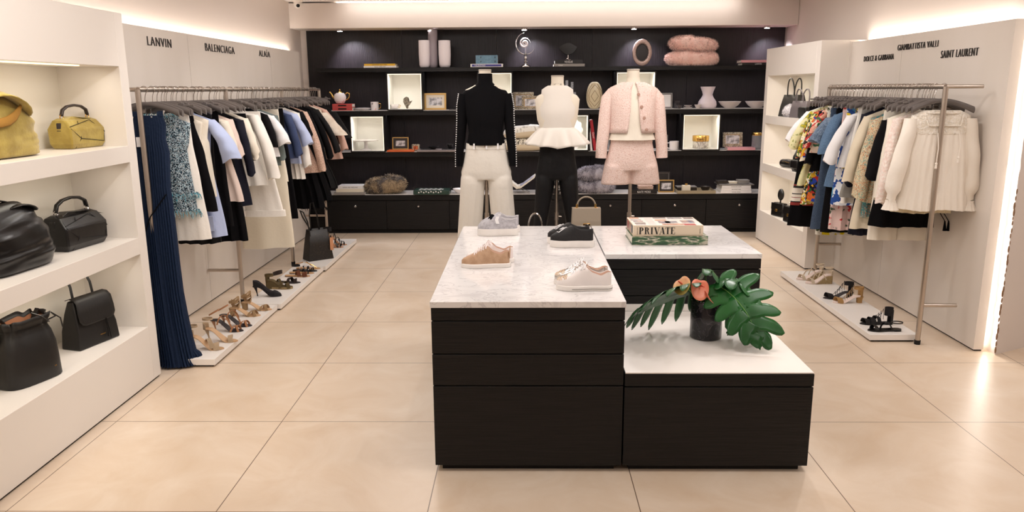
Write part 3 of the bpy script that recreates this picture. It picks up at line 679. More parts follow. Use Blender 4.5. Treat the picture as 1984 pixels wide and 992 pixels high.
# right rail
RZR = 1.745
def RXY(y): return 2.72+.037*(y-5.08)
def RG(y, ztop, zhem, hs, hh, name, label, cat, kind, m, sl=None, rz=-6, **k):
    return garment('right', RXY(y), y, RZR, R(rz), name, label, cat, kind, m, hs, ztop, zhem, hh, sl, seed=int(y*100)+7, **k)
def cream_blouse():
    x, y = 2.75, 5.16
    t = thing('blouse', 'loose ivory gauze blouse with lace yoke and long sleeves, nearest on right rail', 'blouse', (x, y, RZR), R(-4))
    hang('right', False, x, y, RZR, R(-4), 'dark grey hanger carrying the ivory gauze blouse')
    q = MB(); zt = -.165; zh = .935-RZR
    body(q, [(zt-.13, .165, .066, .003), (zt-.3, .2, .075, .004), (zt-.5, .215, .08, .006), (zh, .235, .085, .009)], 14, .4, 110, drop=.012)
    q.build('gathered_body', GAUZE, t, 60)
    q = MB(); body(q, [(zt+.012, .12, .045, 0), (zt-.02, .185, .05, 0), (zt-.07, .19, .063, 0), (zt-.14, .17, .07, .001)], 3, 0, 60, levels=6); q.build('lace_yoke', LACEW, t, 60)
    q = MB(); q.tube([(.125*cos(2*PI*k/26), -.005+.056*sin(2*PI*k/26), zt-.005) for k in range(26)], .006, 6, closed=True)
    q.tube([(-.12, -.05, zt-.02), (-.1, -.072, zt-.085), (.1, -.074, zt-.085), (.12, -.05, zt-.02)], .006, 6); q.build('crochet_edge', LACEW, t)
    for s_ in (-1, 1):
        q = MB(); sleeve(q, (s_*.18, 0, zt-.04), (.235 if s_ > 0 else -.268, -.01, .99-RZR), .045, .052, s_+4, .02, .03, flat=.95, puff=.006)
        w = q.build('sleeve', GAUZE, t, 60)
        q = MB(); c0 = (.235 if s_ > 0 else -.268, -.01)
        q.loft([[(c0[0]+r*cos(2*PI*k/28)*(1+.12*(k % 2)), c0[1]+r*sin(2*PI*k/28)*(1+.12*(k % 2)), z) for k in range(28)] for r, z in ((.032, .995-RZR), (.03, .985-RZR), (.05, .93-RZR))])
        q.build('frill_cuff', GAUZE, w, 60)
    for xx, l in ((-.045, .2), (.09, .16)):
        q = MB(); q.tube([(xx, -.09, zt-.13), (xx+.005, -.11, zt-.13-l*.5), (xx, -.112, zt-.13-l)], .003, 5)
        q.ball((xx, -.112, zt-.13-l), .009, 8); q.tube([(xx, -.112, zt-.13-l), (xx, -.112, zt-.16-l)], [.006, .009], 8); q.build('tassel_tie', GAUZE, t)
cream_blouse()
RG(5.24, 1.56, .9, .17, .2, 'slip_dress', 'beige slip hanging just below the ivory gauze blouse', 'slip', 'dress', cl('slip_beige', 'ddd0b4'), nf=8)
RG(5.31, 1.565, .93, .2, .22, 'blouse', 'pale pink crochet lace blouse, second on right rail', 'blouse', 'top', LACE, (.24, .95, .045, .045), rz=-8)
RG(5.39, 1.57, .94, .2, .2, 'blouse', 'plain cream blouse between pink lace and black coat', 'blouse', 'top', CREAM, (.22, .96, .045, .04), rz=-8)
def ex_tass(t, zt, zh):
    for dx in (.26, .285):
        q = MB(); q.tube([(dx-.04, -.03, zh+.12), (dx, -.05, zh+.05)], .003, 5); q.tube([(dx, -.05, zh+.05), (dx+.005, -.05, zh-.02)], [.005, .014], 8); q.build('tassel', BLKCL, t)
RG(5.47, 1.55, .76, .2, .24, 'coat', 'black shawl coat with tassels reaching below the ivory blouse', 'coat', 'dress', BLKCL, (.25, 1.1, .06, .06), rz=-5, extra=ex_tass, nf=5)
RG(5.56, 1.58, .645, .17, .2, 'trousers', 'cream wide trousers ending lowest under the black shawl coat', 'trousers', 'trousers', CREAM, rz=-4)
RG(5.68, 1.545, .9, .19, .23, 'blouse', 'orange and beige tiny-flower blouse with loose sleeves, right rail', 'blouse', 'top', DITSY, (.24, .93, .06, .07), nf=8, rz=-8)
RG(5.75, 1.55, .78, .18, .19, 'dress', 'teal tiny-flower dress with hem below the beige flower blouse', 'dress', 'dress', DITSYT, nf=9, rz=-8)
RG(5.82, 1.565, .68, .19, .24, 'knit_dress', 'cream knitted dress with bell sleeves, middle of the right rail', 'dress', 'dress', BEIGE, (.28, 1.04, .05, .06), rz=-8)
RG(5.9, 1.58, .62, .18, .22, 'coat', 'dark navy coat beside the cream knitted dress', 'coat', 'dress', NAVY, (.24, 1.0, .05, .045), rz=-6)
RG(5.98, 1.595, .9, .16, .27, 'trousers', 'mid grey wool trousers, middle of the right rail', 'trousers', 'trousers', GREYT, rz=-6)
def ex_dots(t, zt, zh):
    q = MB(); rn_ = random.Random(8)
    for k in range(16): q.ball((rn_.uniform(-.17, .17), -.04, rn_.uniform(zh, zt-.1)), .012, 8, sc=(1, .25, 1))
    q.build('appliqued_dots', cl('yellow_dot', 'e8cf4a'), t)
RG(6.06, 1.595, .84, .16, .24, 'skirt', 'white skirt dotted with yellow spots beside grey wool trousers', 'skirt', 'skirt', IVORY, rz=-6, extra=ex_dots)
RG(6.15, 1.56, 1.12, .19, .25, 'shirt', 'crisp white shirt with turned cuffs on the right rail', 'shirt', 'top', WHT, (.31, 1.15, .055, .065), rz=-8)
RG(6.25, 1.595, .80, .17, .24, 'skirt', 'blue and white tile-print skirt on the right rail', 'skirt', 'skirt', MAJ, rz=-8, fold=.006)
RG(6.34, 1.58, .58, .17, .22, 'skirt', 'pale pink skirt printed with red flowers, right rail', 'skirt', 'skirt', PINKF, rz=-6)
RG(6.42, 1.56, .93, .19, .24, 'shirt', 'soft blue chambray shirt with draped sleeves, right rail', 'shirt', 'top', DENIML, (.27, 1.2, .06, .07), rz=-8)
RG(6.49, 1.575, .53, .17, .22, 'skirt', 'long black skirt beside the chambray shirt, right rail', 'skirt', 'skirt', BLKCL, rz=-6)
RG(6.54, 1.53, 1.2, .2, .26, 'cape', 'short blue knitted cape top on the right rail', 'cape', 'top', KNIT, (.3, 1.29, .07, .08), rz=-8)
RG(6.62, 1.575, .53, .17, .27, 'skirt', 'long faded denim skirt with frayed pocket, right rail', 'skirt', 'skirt', DENIM, rz=-6, fold=.005)
RG(6.71, 1.585, .47, .17, .2, 'skirt', 'white skirt printed with yellow lemons, hem lowest at right', 'skirt', 'skirt', LEMON2, rz=-2, nf=4)
RG(6.76, 1.59, 1.18, .17, .28, 'top', 'coral and green printed top beside the blue cape', 'top', 'top', CORAL, (.3, 1.23, .05, .05), rz=-8)
RG(6.82, 1.575, 1.02, .18, .24, 'top', 'plain black top between the bright prints, right rail', 'top', 'top', BLKCL, (.26, 1.08, .05, .045), rz=-8)
RG(6.88, 1.565, .74, .19, .24, 'dress', 'brightly patterned dress of squares and flowers, right rail', 'dress', 'dress', MULTI, (.28, 1.1, .05, .05), rz=-8)
RG(6.96, 1.565, .70, .19, .26, 'dress', 'yellow flower print dress beside the pale lemon one', 'dress', 'dress', MULTI2, (.29, 1.12, .05, .05), rz=-8)
RG(7.04, 1.57, .86, .19, .28, 'dress', 'pale lemon green fruit-print dress near far end of right rail', 'dress', 'dress', LEMON, (.33, 1.2, .055, .06), rz=-8)
RG(7.11, 1.565, 1.18, .2, .3, 'blouse', 'white blouse with patterned collar at the far end of right rail', 'blouse', 'top', WHT, (.34, 1.26, .055, .06), rz=-8, m2=MULTI)
t = RG(7.17, 1.59, .46, .17, .3, 'skirt', 'black skirt with white and red hem stripes, last on right rail', 'skirt', 'skirt', BLKCL, rz=-8, fold=.006)
q = MB(); q.loft([ringz(.86-RZR, .262, .056, .005, 6, 0), ringz(.8-RZR, .27, .058, .006, 6, 0), ringz(.66-RZR, .285, .06, .006, 6, 0)]); q.build('striped_band', STRIPE, t, 60)
for i in range(24):
    y = 5.2+i*.083+rn.uniform(-.015, .015); hang('right', rn.random() < .5, RXY(y), y, RZR, R(rn.uniform(-14, 4)))

# ------------------------------------------------------------------ mannequins
BODYM = mat('mannequin_cloth', 'e6dccb', .7, bump=.1, bscale=120)
def mannequin(x, y, zneck, label, pole_dx=0):
    t = thing('mannequin', label, 'mannequin', (x, y, 0)); z = zneck
    q = MB(); q.loft([ringz(zz, a, b, sq=1) for zz, a, b in ((z-.06, .052, .055), (z-.1, .056, .058), (z-.125, .1, .062), (z-.15, .155, .068), (z-.18, .178, .072), (z-.24, .172, .085), (z-.34, .16, .105), (z-.46, .115, .078), (z-.6, .11, .07), (z-.7, .1, .065), (z-.73, .06, .04))])
    q.build('torso', BODYM, t, 60)
    q = MB(); q.lathe([(.05, z-.12), (.049, z-.005)], n=28); q.build('neck', BODYM, t)
    MB().lathe([(.051, z-.006), (.051, z+.004), (.046, z+.006)], n=28).build('neck_cap', mat('cap_plate', 'b9ada0', .35), t)
    MB().tube([(pole_dx, .01, .012), (pole_dx, .01, z-.7)], .014, 12).build('pole', STEEL, t)
    q = MB(); q.tube([(pole_dx, .01, .72), (pole_dx+.04, .0, .72)], .006, 8); q.tube([(pole_dx, .01, .69), (pole_dx, .01, .75)], .019, 12); q.build('clamp_knob', STEEL, t)
    MB().lathe([(.14, 0), (.14, .008), (.03, .014), (.02, .03)], pole_dx, .01, 30).build('base_plate', STEEL, t)
    return t
MY = 6.2
mannequin(-.312, MY, 1.895, 'headless mannequin on pole wearing the black turtleneck and white trousers')
m2_ = mannequin(.262, MY, 1.845, 'headless mannequin on pole wearing white peplum top and black trousers')
text('neck_mark', 'VOGUE', .018, mat('stamp_grey', '8a8078', .7), m2_, (0, -.0505, 1.775), sx=1)
mannequin(.86, MY, 1.89, 'headless mannequin on pole in the pink tweed jacket and shorts')

# black turtleneck with studded sleeves
t = thing('sweater', 'fitted black turtleneck sweater with white studs along both sleeves', 'sweater', (-.312, MY, 0))
q = MB(); q.loft([ringz(z, a, b, f, 5, 0, 52, sq=.95) for z, a, b, f in ((1.868, .057, .06, 0), (1.80, .06, .063, 0), (1.775, .085, .068, 0), (1.755, .125, .072, 0), (1.735, .168, .078, 0), (1.70, .19, .084, 0), (1.64, .172, .095, 0), (1.56, .16, .115, .001), (1.46, .142, .105, .002), (1.4, .138, .1, .003), (1.335, .152, .108, .003), (1.31, .15, .106, .002))])
q.build('knit_body', BLKCL, t, 60)
for s_ in (-1, 1):
    P = [(s_*.165, 0, 1.71), (s_*.182, 0, 1.62), (s_*.19, -.004, 1.5), (s_*.2, -.012, 1.38), (s_*.212, -.02, 1.26), (s_*.218, -.025, 1.14)]
    rr = [.05, .048, .042, .038, .034, .03]
    q = MB(); q.tube(P, rr, 20); sl = q.build('sleeve', BLKCL, t, 60)
    q = MB(); n = 34
    for k in range(n):
        u = k/(n-1)*5; i = min(4, int(u)); f = u-i; c = Vector(P[i]).lerp(Vector(P[i+1]), f); r = rr[i]*(1-f)+rr[i+1]*f
        q.ball((c.x+s_*r*.93, c.y-r*.42, c.z), .0055, 8)
    q.build('stud_trim', WHT, sl)

def legs_garment(t, cx, zw, zc, zh, wh, hh, lx0, lx1, lw0, lw1, m, th=.075, thl=.079, nm='trouser_body', yo=0):
    q = MB(); q.loft([ringz(z, a, b, f, 4, 0, 60, sq=.9) for z, a, b, f in ((zw, wh, th*1.15, 0), (zw-.04, wh*1.03, th*1.2, .001), ((zw+zc)/2, (wh+hh)/2, th*1.3, .002), (zc+.06, hh, th*1.3, .002), (zc, hh*.97, th*1.2, .002))])
    for s_ in (-1, 1):
        rings = []
        for i in range(13):
            u = i/12; z = zc+.06+(zh-zc-.06)*u; w = lw0+(lw1-lw0)*u; xx = s_*(lx0+(lx1-lx0)*u)
            rings.append(ringz(z, w*(.9 if i == 0 else 1), th*1.25*(1-.2*u)*(.7, .93, 1)[min(i, 2)], .004*(u+.3), 6, s_+u*2, 48, xx, 0, .9))
        q.loft(rings)
    o = q.build(nm, m, t, 180)
    r = o.modifiers.new('remesh', 'REMESH'); r.mode = 'VOXEL'; r.voxel_size = .0075; r.use_smooth_shade = True
    sm = o.modifiers.new('smooth', 'SMOOTH'); sm.factor = .6; sm.iterations = 9
    MB().loft([ringz(zw+.004, wh*1.005, th*1.17, sq=.9), ringz(zw-.04, wh*1.045, th*1.24, sq=.9)]).build('waistband', m, t, 60)
t = thing('trousers', 'wide cropped white denim trousers on the mannequin with the black turtleneck', 'trousers', (-.312, MY, 0))
legs_garment(t, 0, 1.318, 1.03, .545, .158, .205, .105, .148, .1, .098, cl('white_denim', 'e6e0d6', bump=.25, bscale=30))
q = MB()
for xx in (-.09, .01, .1): q.box(xx-.006, xx+.006, -.1, -.092, 1.28, 1.325)
q.build('belt_loop', WHT, t)
MB().lathe([(.009, 0), (.009, .004), (.0001, .005)], n=14).xf(Matrix.Translation((.0, -.094, 1.3)) @ Matrix.Rotation(R(90), 4, 'X')).build('button', CHROME, t)
t = thing('trousers', 'slim black trousers with silver waist button on the middle mannequin', 'trousers', (.262, MY, 0))
legs_garment(t, 0, 1.322, 1.03, .5, .135, .168, .085, .15, .083, .045, cl('black_denim', '0b0a0c', rough=.6, bump=.3, bscale=30))
MB().lathe([(.012, 0), (.012, .004), (.0001, .006)], n=14).xf(Matrix.Translation((.0, -.093, 1.29)) @ Matrix.Rotation(R(90), 4, 'X')).build('button', CHROME, t)
q = MB()
for s_ in (-1, 1): q.tube([(s_*.06, -.1, 1.285), (s_*.08, -.104, 1.25), (s_*.125, -.088, 1.235)], .002, 5)
q.build('pocket_seam', CHAR, t)
# white peplum top
t = thing('peplum_top', 'sleeveless white peplum top on the middle mannequin', 'top', (.262, MY, 0))
PEP = cl('peplum_white', 'e6dfd6', bump=.12, bscale=20)
q = MB(); q.loft([ringz(z, a, b, f, 4, 0, 56, sq=.9) for z, a, b, f in ((1.772, .075, .063, 0), (1.755, .105, .069, 0), (1.74, .125, .074, 0), (1.70, .128, .084, 0), (1.65, .135, .095, 0), (1.6, .152, .112, .001), (1.54, .148, .116, .001), (1.47, .133, .104, .001), (1.435, .13, .1, 0))])
q.build('bodice', PEP, t, 60)
rings = []
for i in range(10):
    u = i/9; z = 1.445-.155*u; n = 120; hw = .13+.115*u**.8; th = .1+.075*u**.8; fo = .028*u**1.1; r = []
    for k in range(n):
        a = 2*PI*k/n; w_ = sin(9*a+.5)*fo
        r.append(((hw+w_)*cos(a), (th+w_)*sin(a), z+.006*sin(9*a)*u+.02*u*abs(cos(a))))
    rings.append(r)
q = MB(); q.loft(rings, False, False); o = q.build('peplum_frill', PEP, t, 180); md = o.modifiers.new('s', 'SOLIDIFY'); md.thickness = .003

# pink jacket, cream camisole, pink shorts
t = thing('camisole', 'plain cream top under the open pink tweed jacket', 'top', (.86, MY, 0))
q = MB(); q.loft([ringz(z, a, b, f, 4, 0, 56, sq=.9) for z, a, b, f in ((1.79, .075, .06, 0), (1.76, .12, .07, 0), (1.68, .15, .085, 0), (1.58, .158, .113, .001), (1.45, .15, .108, .002), (1.4, .17, .115, .003), (1.345, .19, .122, .005))])
q.build('cloth_body', cl('camisole', 'efe6d6', rough=.5), t, 60)
t = thing('jacket', 'pink tweed jacket with four buttons, open at front, on the right-hand mannequin', 'jacket', (.86, MY, 0))
rings = []
for z, hw, th, g in ((1.795, .085, .068, 4), (1.775, .13, .074, 5), (1.755, .175, .08, 6), (1.72, .2, .088, 7), (1.66, .188, .1, 8), (1.58, .18, .122, 10), (1.5, .175, .124, 13), (1.44, .178, .124, 16), (1.4, .182, .126, 18)):
    r = ringz(z, hw+.004, th+.004, .002, 5, z*9, 64, 0, 0, .9, -90+g, 270-g*.75, False)
    rings.append(r)
q = MB(); q.loft(rings, closed=False); o = q.build('jacket_body', PTWEED, t, 180); md = o.modifiers.new('s', 'SOLIDIFY'); md.thickness = .007; md.offset = 1
for s_ in (-1, 1):
    P = [(s_*.16, 0, 1.73), (s_*.197, 0, 1.67), (s_*.213, -.004, 1.55), (s_*.225, -.012, 1.42), (s_*.24, -.02, 1.3), (s_*.245, -.022, 1.2)]
    q = MB(); q.tube(P, [.036, .052, .052, .05, .046, .045], 22); q.build('sleeve', PTWEED, t, 60)
for i, (xx, z) in enumerate(((.03, 1.70), (.055, 1.605), (.075, 1.52), (.095, 1.43))):
    MB().lathe([(.011, 0), (.013, .003), (.009, .006), (.0001, .005)], n=16).xf(Matrix.Translation((xx, -.107-.018*min(i, 2), z)) @ Matrix.Rotation(R(90), 4, 'X')).build('button', mat('horn_button', 'b99484', .3), t)
t = thing('shorts', 'flared pink tweed shorts on the right-hand mannequin', 'shorts', (.86, MY, 0))
legs_garment(t, 0, 1.365, 1.1, .985, .162, .212, .105, .122, .107, .118, PTWEED, nm='shorts_body', thl=.08)

# ------------------------------------------------------------------ bags
def facetbox(rings): return [[(x*w/2+ox, y*d/2+oy, z) for x, y in ((-1, -1), (1, -1), (1, 1), (-1, 1))] for z, w, d, ox, oy in rings]
def strapmesh(q, pts, wid, th, wd=(0, 1, 0)): q.ribbon(pts, wd, wid, th)
def puzzle_bag(loc, rz, label, m, hm, ring_m, s=1.0, seam=GAPM):
    t = thing('handbag', label, 'handbag', loc, rz, sc=s)
    q = MB(); q.loft(facetbox([(0, .27, .12, 0, 0), (.03, .295, .15, 0, 0), (.115, .30, .155, 0, 0), (.165, .28, .085, 0, .005), (.178, .25, .03, 0, .01)]))
    q.build('bag_body', m, t, 20, bevel=.008)
    q = MB(); y = -.079
    q.tube([(-.145, y+.004, .12), (-.07, y, .06), (-.11, -.063, .004)], .0018, 5); q.tube([(-.145, y+.01, .13), (.06, -.045, .165), (.145, y, .09)], .0018, 5)
    q.tube([(-.07, y, .06), (-.05, -.05, .16)], .0018, 5); q.tube([(-.07, y, .06), (.13, y, .035), (.145, y+.004, .1)], .0018, 5); q.build('seam', seam, t)
    q = MB(); q.poly([(-.12, .16), (-.05, .17), (.1, .17), (.15, .155), (.05, .178), (-.06, .188)], .05); q.build('zip_flap', m, t, bevel=.003)
    q = MB(); q.poly([(-.148, .15), (-.12, .158), (-.118, .105), (-.135, .085), (-.15, .105)], .03); q.build('side_tab', hm, t, bevel=.003)
    q = MB(); q.ribbon([(-.115, 0, .19), (-.1, 0, .225), (-.06, 0, .245), (0, 0, .252), (.06, 0, .245), (.1, 0, .225), (.11, 0, .19)], (0, 1, 0), .022, .014); q.build('handle', hm, t, bevel=.005)
    for xx in (-.113, .108):
        q = MB(); q.tube([(xx+.014*cos(R(a)), 0, .185+.014*sin(R(a))) for a in range(0, 360, 30)], .003, 6, closed=True); q.build('ring', ring_m, t)
    return t
SUEDE = mat('mustard_suede', '9c8538', .9, kind='noise', col2='b29c4c', scale=9, bump=.25, bscale=60, sheen=.3)
SUEDEB = mat('ochre_suede', 'a0742c', .85, bump=.2)
DBROWN = mat('dark_brown_leather', '2c211f', .4)
puzzle_bag((-2.505, 4.275, 1.44), R(83), 'small mustard suede handbag with brown handle on the top left shelf', SUEDE, DBROWN, GOLD, .93)
puzzle_bag((-2.51, 4.14, .9), R(83), 'small black leather cuboid handbag with silver rings on middle left shelf', BLK2, BLK2, CHROME, 1.1)

def hobo(loc, rz, label, m, m2, W, D, H, seed, knot):
    t = thing('handbag', label, 'handbag', loc, rz); rings = []
    tab = [(0, .9, .75, 0), (.03, 1, 1, 0), (.25, 1.02, 1.05, 0), (.5, .96, .95, .0), (.7, .86, .75, -.02), (.86, .7, .5, -.03), (.96, .55, .3, -.03), (1, .4, .15, -.03)]
    for i in range(30):
        u = i/29; a, b, ox = lerp(tab, u); r = []
        for k in range(64):
            an = 2*PI*k/64; c, s_ = cos(an), sin(an); x = W/2*a*math.copysign(abs(c)**.7, c); y = D/2*b*math.copysign(abs(s_)**.8, s_)
            nv = noise.noise(Vector((x*7+seed, y*5, u*5)))*.5+noise.noise(Vector((x*5-u*9+seed, y*5, u*12)))*.5
            crease = -abs(sin(u*9+x*14+seed))**4*.012*(1 if 0.1 < u < .95 else 0)
            k2 = 1+(nv*.16+crease*2)*(u > .03)
            r.append((x*k2+ox, y*k2-.01*u, u*H*(1+.06*nv)))
        rings.append(r)
    q = MB(); q.loft(rings); q.build('bag_body', m, t, 180, sub=1)
    q = MB()
    if knot:   # top folded over and hanging to one side, with a broad suede strap
        q.ribbon([(-.16, -.02, H*.72), (-.13, -.04, H*.9), (-.06, -.06, H*.99), (.03, -.07, H*.95), (.12, -.075, H*.78), (.17, -.05, H*.6)], (.1, 1, .15), [.08, .12, .14, .15, .12, .05], .02)
        q.build('folded_top', m, t, 180, sub=1)
        q = MB(); q.ribbon([(-.2, -.09, H*.62), (-.1, -.11, H*.5), (.02, -.105, H*.62), (.1, -.08, H*.82)], (0, .3, 1), [.02, .05, .05, .02], .012); q.build('side_fold', m2, t, 180, sub=1)
        q = MB(); q.ribbon([(-.17, .0, H*.7), (-.16, 0, H*.9), (-.1, 0, H*1.04), (-.02, 0, H*1.03), (.03, 0, H*.9)], (0, 1, 0), .05, .012); q.build('strap', m2, t, 180, sub=1)
    else:
        q.ribbon([(-.2, 0, H*.75), (-.19, 0, H*.95), (-.12, 0, H*1.08), (-.04, 0, H*1.05), (.05, 0, H*.97)], (0, 1, 0), .035, .01); q.build('strap', m2, t, 180, sub=1)
        q = MB(); q.ribbon([(-.03, -.03, H*.9), (.05, -.04, H*.96), (.13, -.04, H*.9), (.16, -.03, H*.8)], (0, 1, 0), .08, .012); q.build('rim_fold', m, t, 180, sub=1)
    return t
hobo((-2.5, 3.6, 1.44), R(86), 'large slouchy mustard suede hobo bag at the left end of top shelf', SUEDE, SUEDEB, .46, .2, .31, 1.3, True)
BLKH = mat('glossy_black_leather', '100e0e', .3, bump=.15, bscale=14)
hobo((-2.49, 3.56, .9), R(84), 'large slouchy black leather hobo bag on the middle left shelf', BLKH, BLKH, .5, .2, .335, 6.1, False)
# bucket bag
t = thing('handbag', 'black drawstring bucket bag at the left end of lowest shelf', 'handbag', (-2.47, 3.53, .35), R(72))
MANS = mat('matt_black_leather', '0e0b0a', .5, bump=.06, bscale=90)
hexr = lambda w, d, z, f=0: [(w*cos(a)*.5*(1+f*cos(7*a)), d*sin(a)*.5*(1+f*cos(7*a)), z+(.01*cos(7*a) if f else 0)) for a in [2*PI*k/56 for k in range(56)]]
sqr = lambda w, d, z, f=0, sg=.55: [(w*.5*math.copysign(abs(cos(a))**sg, cos(a))*(1+f*cos(9*a)), d*.5*math.copysign(abs(sin(a))**sg, sin(a))*(1+f*cos(9*a)), z+.25*f*.2*cos(9*a)) for a in [2*PI*k/72 for k in range(72)]]
q = MB(); q.loft([sqr(.285, .19, 0), sqr(.295, .2, .006), sqr(.29, .195, .1), sqr(.28, .185, .18, .006), sqr(.25, .16, .24, .025), sqr(.215, .13, .275, .06), sqr(.235, .15, .3, .09), sqr(.245, .16, .325, .1)], True, False); o = q.build('bag_body', MANS, t, 60)
md = o.modifiers.new('s', 'SOLIDIFY'); md.thickness = .003
MB().loft([sqr(.2, .12, .27, .05), sqr(.222, .138, .302, .09)], True, False).build('lining', mat('tan_lining', 'a06a48', .6), t, 60)
q = MB(); q.loft([sqr(.228, .142, .272, .05), sqr(.228, .142, .278, .05)], False, False); q.build('drawcord', BLK2, t)
q = MB(); q.tube([(.11, -.03, .275), (.13, -.08, .3), (.1, -.09, .33), (.14, -.1, .29), (.15, -.095, .24)], .0035, 6); q.tube([(.1, -.07, .28), (.02, -.12, .335), (-.02, -.11, .36)], .0035, 6); q.build('cord_end', BLK2, t)
for s_ in (-1, 1):
    q = MB(); q.ribbon([(s_*.1-.03, 0, .2), (s_*.1-.028, 0, .3), (s_*.1, 0, .34), (s_*.1+.028, 0, .3), (s_*.1+.03, 0, .2)], (0, 1, 0), .025, .006); q.build('handle', MANS, t)
text('foil_stamp', 'MANSUR', .009, GOLD, t, (.07, -.0955, .055), sx=1, ext=.0004)
# flap bag
t = thing('handbag', 'black flap satchel with long straps on the lowest left shelf', 'handbag', (-2.47, 4.1, .35), R(75))
q = MB(); q.loft([[(x*w/2, y*d/2, z) for x, y in ((-1, -1), (1, -1), (1, 1), (-1, 1))] for z, w, d in ((0, .29, .13), (.1, .275, .12), (.2, .25, .08), (.27, .225, .04))]); q.build('bag_body', MANS, t, 20, bevel=.008)
q = MB(); pts = [(-.115, .005, .275), (-.11, -.03, .277), (-.105, -.055, .262)]
V = []; n = 10
for i, (z, y, w) in enumerate(((.272, .03, .115), (.282, 0, .118), (.278, -.03, .12), (.258, -.05, .122), (.2, -.058, .127), (.16, -.064, .125), (.14, -.067, .11), (.132, -.068, .085))): V.append([(-w+2*w*k/n, y, z) for k in range(n+1)])
q.loft(V, closed=False); o = q.build('flap', MANS, t, 60); md = o.modifiers.new('s', 'SOLIDIFY'); md.thickness = .004
q = MB(); q.tube([(.045, -.07, .14), (.05, -.075, .07), (.045, -.078, .03)], .003, 6); q.tube([(.05, -.072, .14), (.06, -.078, .06), (.06, -.082, .02)], .003, 6); q.build('tassel_tie', BLK2, t)
for s_ in (-1, 1):
    q = MB(); q.ribbon([(s_*.07, .02, .26), (s_*.068, .03, .34), (s_*.065, .06, .4)], (1, 0, 0), .016, .003); q.build('strap', MANS, t)
q = MB(); q.poly([(.112, .2), (.135, .21), (.135, .26), (.112, .262)], .03); q.build('side_wing', MANS, t)
text('foil_stamp', 'MANSUR', .009, GOLD, t, (.02, -.069, .05), sx=1, ext=.0004)

def tote(loc, rz, label, m, hm, w0, w1, d, h, hh, hr=.007, hs=.5, s=1, n=2):
    t = thing('handbag', label, 'handbag', loc, rz)
    q = MB(); q.loft([[(x*w/2, y*dd/2, z) for x, y in ((-1, -1), (1, -1), (1, 1), (-1, 1))] for z, w, dd in ((0, w0, d), (h*.5, (w0+w1)/2, d*.85), (h, w1, d*.55))], True, False)
    o = q.build('bag_body', m, t, 20, bevel=.006); md = o.modifiers.new('s', 'SOLIDIFY'); md.thickness = .004
    for s_ in ((-1, 1) if n == 2 else (0,)):
        q = MB(); q.tube([(hs*w1/2*cos(R(a)), s_*(d*.25+.015*sin(R(a))), h*.9+(hh+h*.1)*sin(R(a))**.8 if 0 < a < 180 else h*.86) for a in range(0, 181, 12)], hr, 8); q.build('handle', hm, t)
    return t
GREYL = mat('grey_leather', '6d6567', .4); DGREY = mat('dark_grey_leather', '2a2724', .5)
tote((2.87, 8.33, 1.44), R(-75), 'tall black tote with round handles on top right shelf', DGREY, BLK, .33, .25, .15, .23, .17)
tote((2.84, 7.98, 1.44), R(-80), 'grey leather tote in front of the tall black one, top right shelf', GREYL, GREYL, .3, .28, .12, .17, .12)
t = thing('handbag', 'small black box bag with fluted front on top right shelf', 'handbag', (2.8, 7.76, 1.44), R(-85))
q = MB(); q.box(-.08, .08, -.045, .045, 0, .115); q.build('bag_body', BLK2, t, bevel=.01)
q = MB()
for i in range(7): q.box(-.075, .075, -.05, -.045, .02+i*.013, .027+i*.013)
q.build('ribbing', BLK, t)
q = MB(); q.lathe([(.0001, 0), (.045, .004), (.085, .04), (.085, .075), (.06, .115), (.0001, .135)], n=24); fur(q, 3500, .022, 3, (1, 1, 1, 2), .002, .3)
o = q.build('fur_pouch', [mat('white_fur', 'f2eef0', .9), mat('white_fur_tip', 'f6f2f4', .9), mat('grey_fur_tip', '5a5564', .9)], None); o.location = (2.8, 8.22, 1.44); o.scale = (.8, .9, .95)
tag(o, 'round white fur pouch with grey tuft on the top right shelf', 'fur pouch')
# middle right shelf
t = thing('handbag', 'black crinkled leather backpack on the middle right shelf', 'handbag', (2.86, 7.9, .9), R(-80))
q = MB(); rings = []
for i in range(16):
    u = i/15; a, b = lerp([(0, .14, .08), (.1, .16, .09), (.5, .14, .085), (.8, .1, .06), (1, .06, .04)], u)
    rings.append([(a*cos(2*PI*k/40)*(1+.06*sin(k*2.1+i)), b*sin(2*PI*k/40)*(1+.06*sin(k*1.7+i)), u*.27) for k in range(40)])
q.loft(rings); q.build('bag_body', BLKH, t, 180)
q = MB(); q.tube([(.05*cos(R(a)), -.03, .25+.08*sin(R(a))) for a in range(0, 181, 15)], .006, 8); q.build('handle', BLKH, t)
q = MB(); q.box(-.07, .07, -.105, -.075, .03, .12); q.build('front_pocket', BLKH, t, bevel=.012)
t = thing('clutch', 'black rolled pouch left of the backpack, middle right shelf', 'pouch', (2.84, 8.27, .9), R(-80))
q = MB(); q.tube([(-.12, 0, .045), (-.1, -.01, .045), (.0, 0, .05), (.1, .01, .045), (.12, 0, .04)], [.02, .042, .045, .042, .02], 20); q.build('pouch_body', BLKH, t, 180)
q = MB(); q.tube([(-.08, -.04, .06), (0, -.05, .07), (.08, -.035, .06)], .003, 6); q.build('zip', GOLD, t)
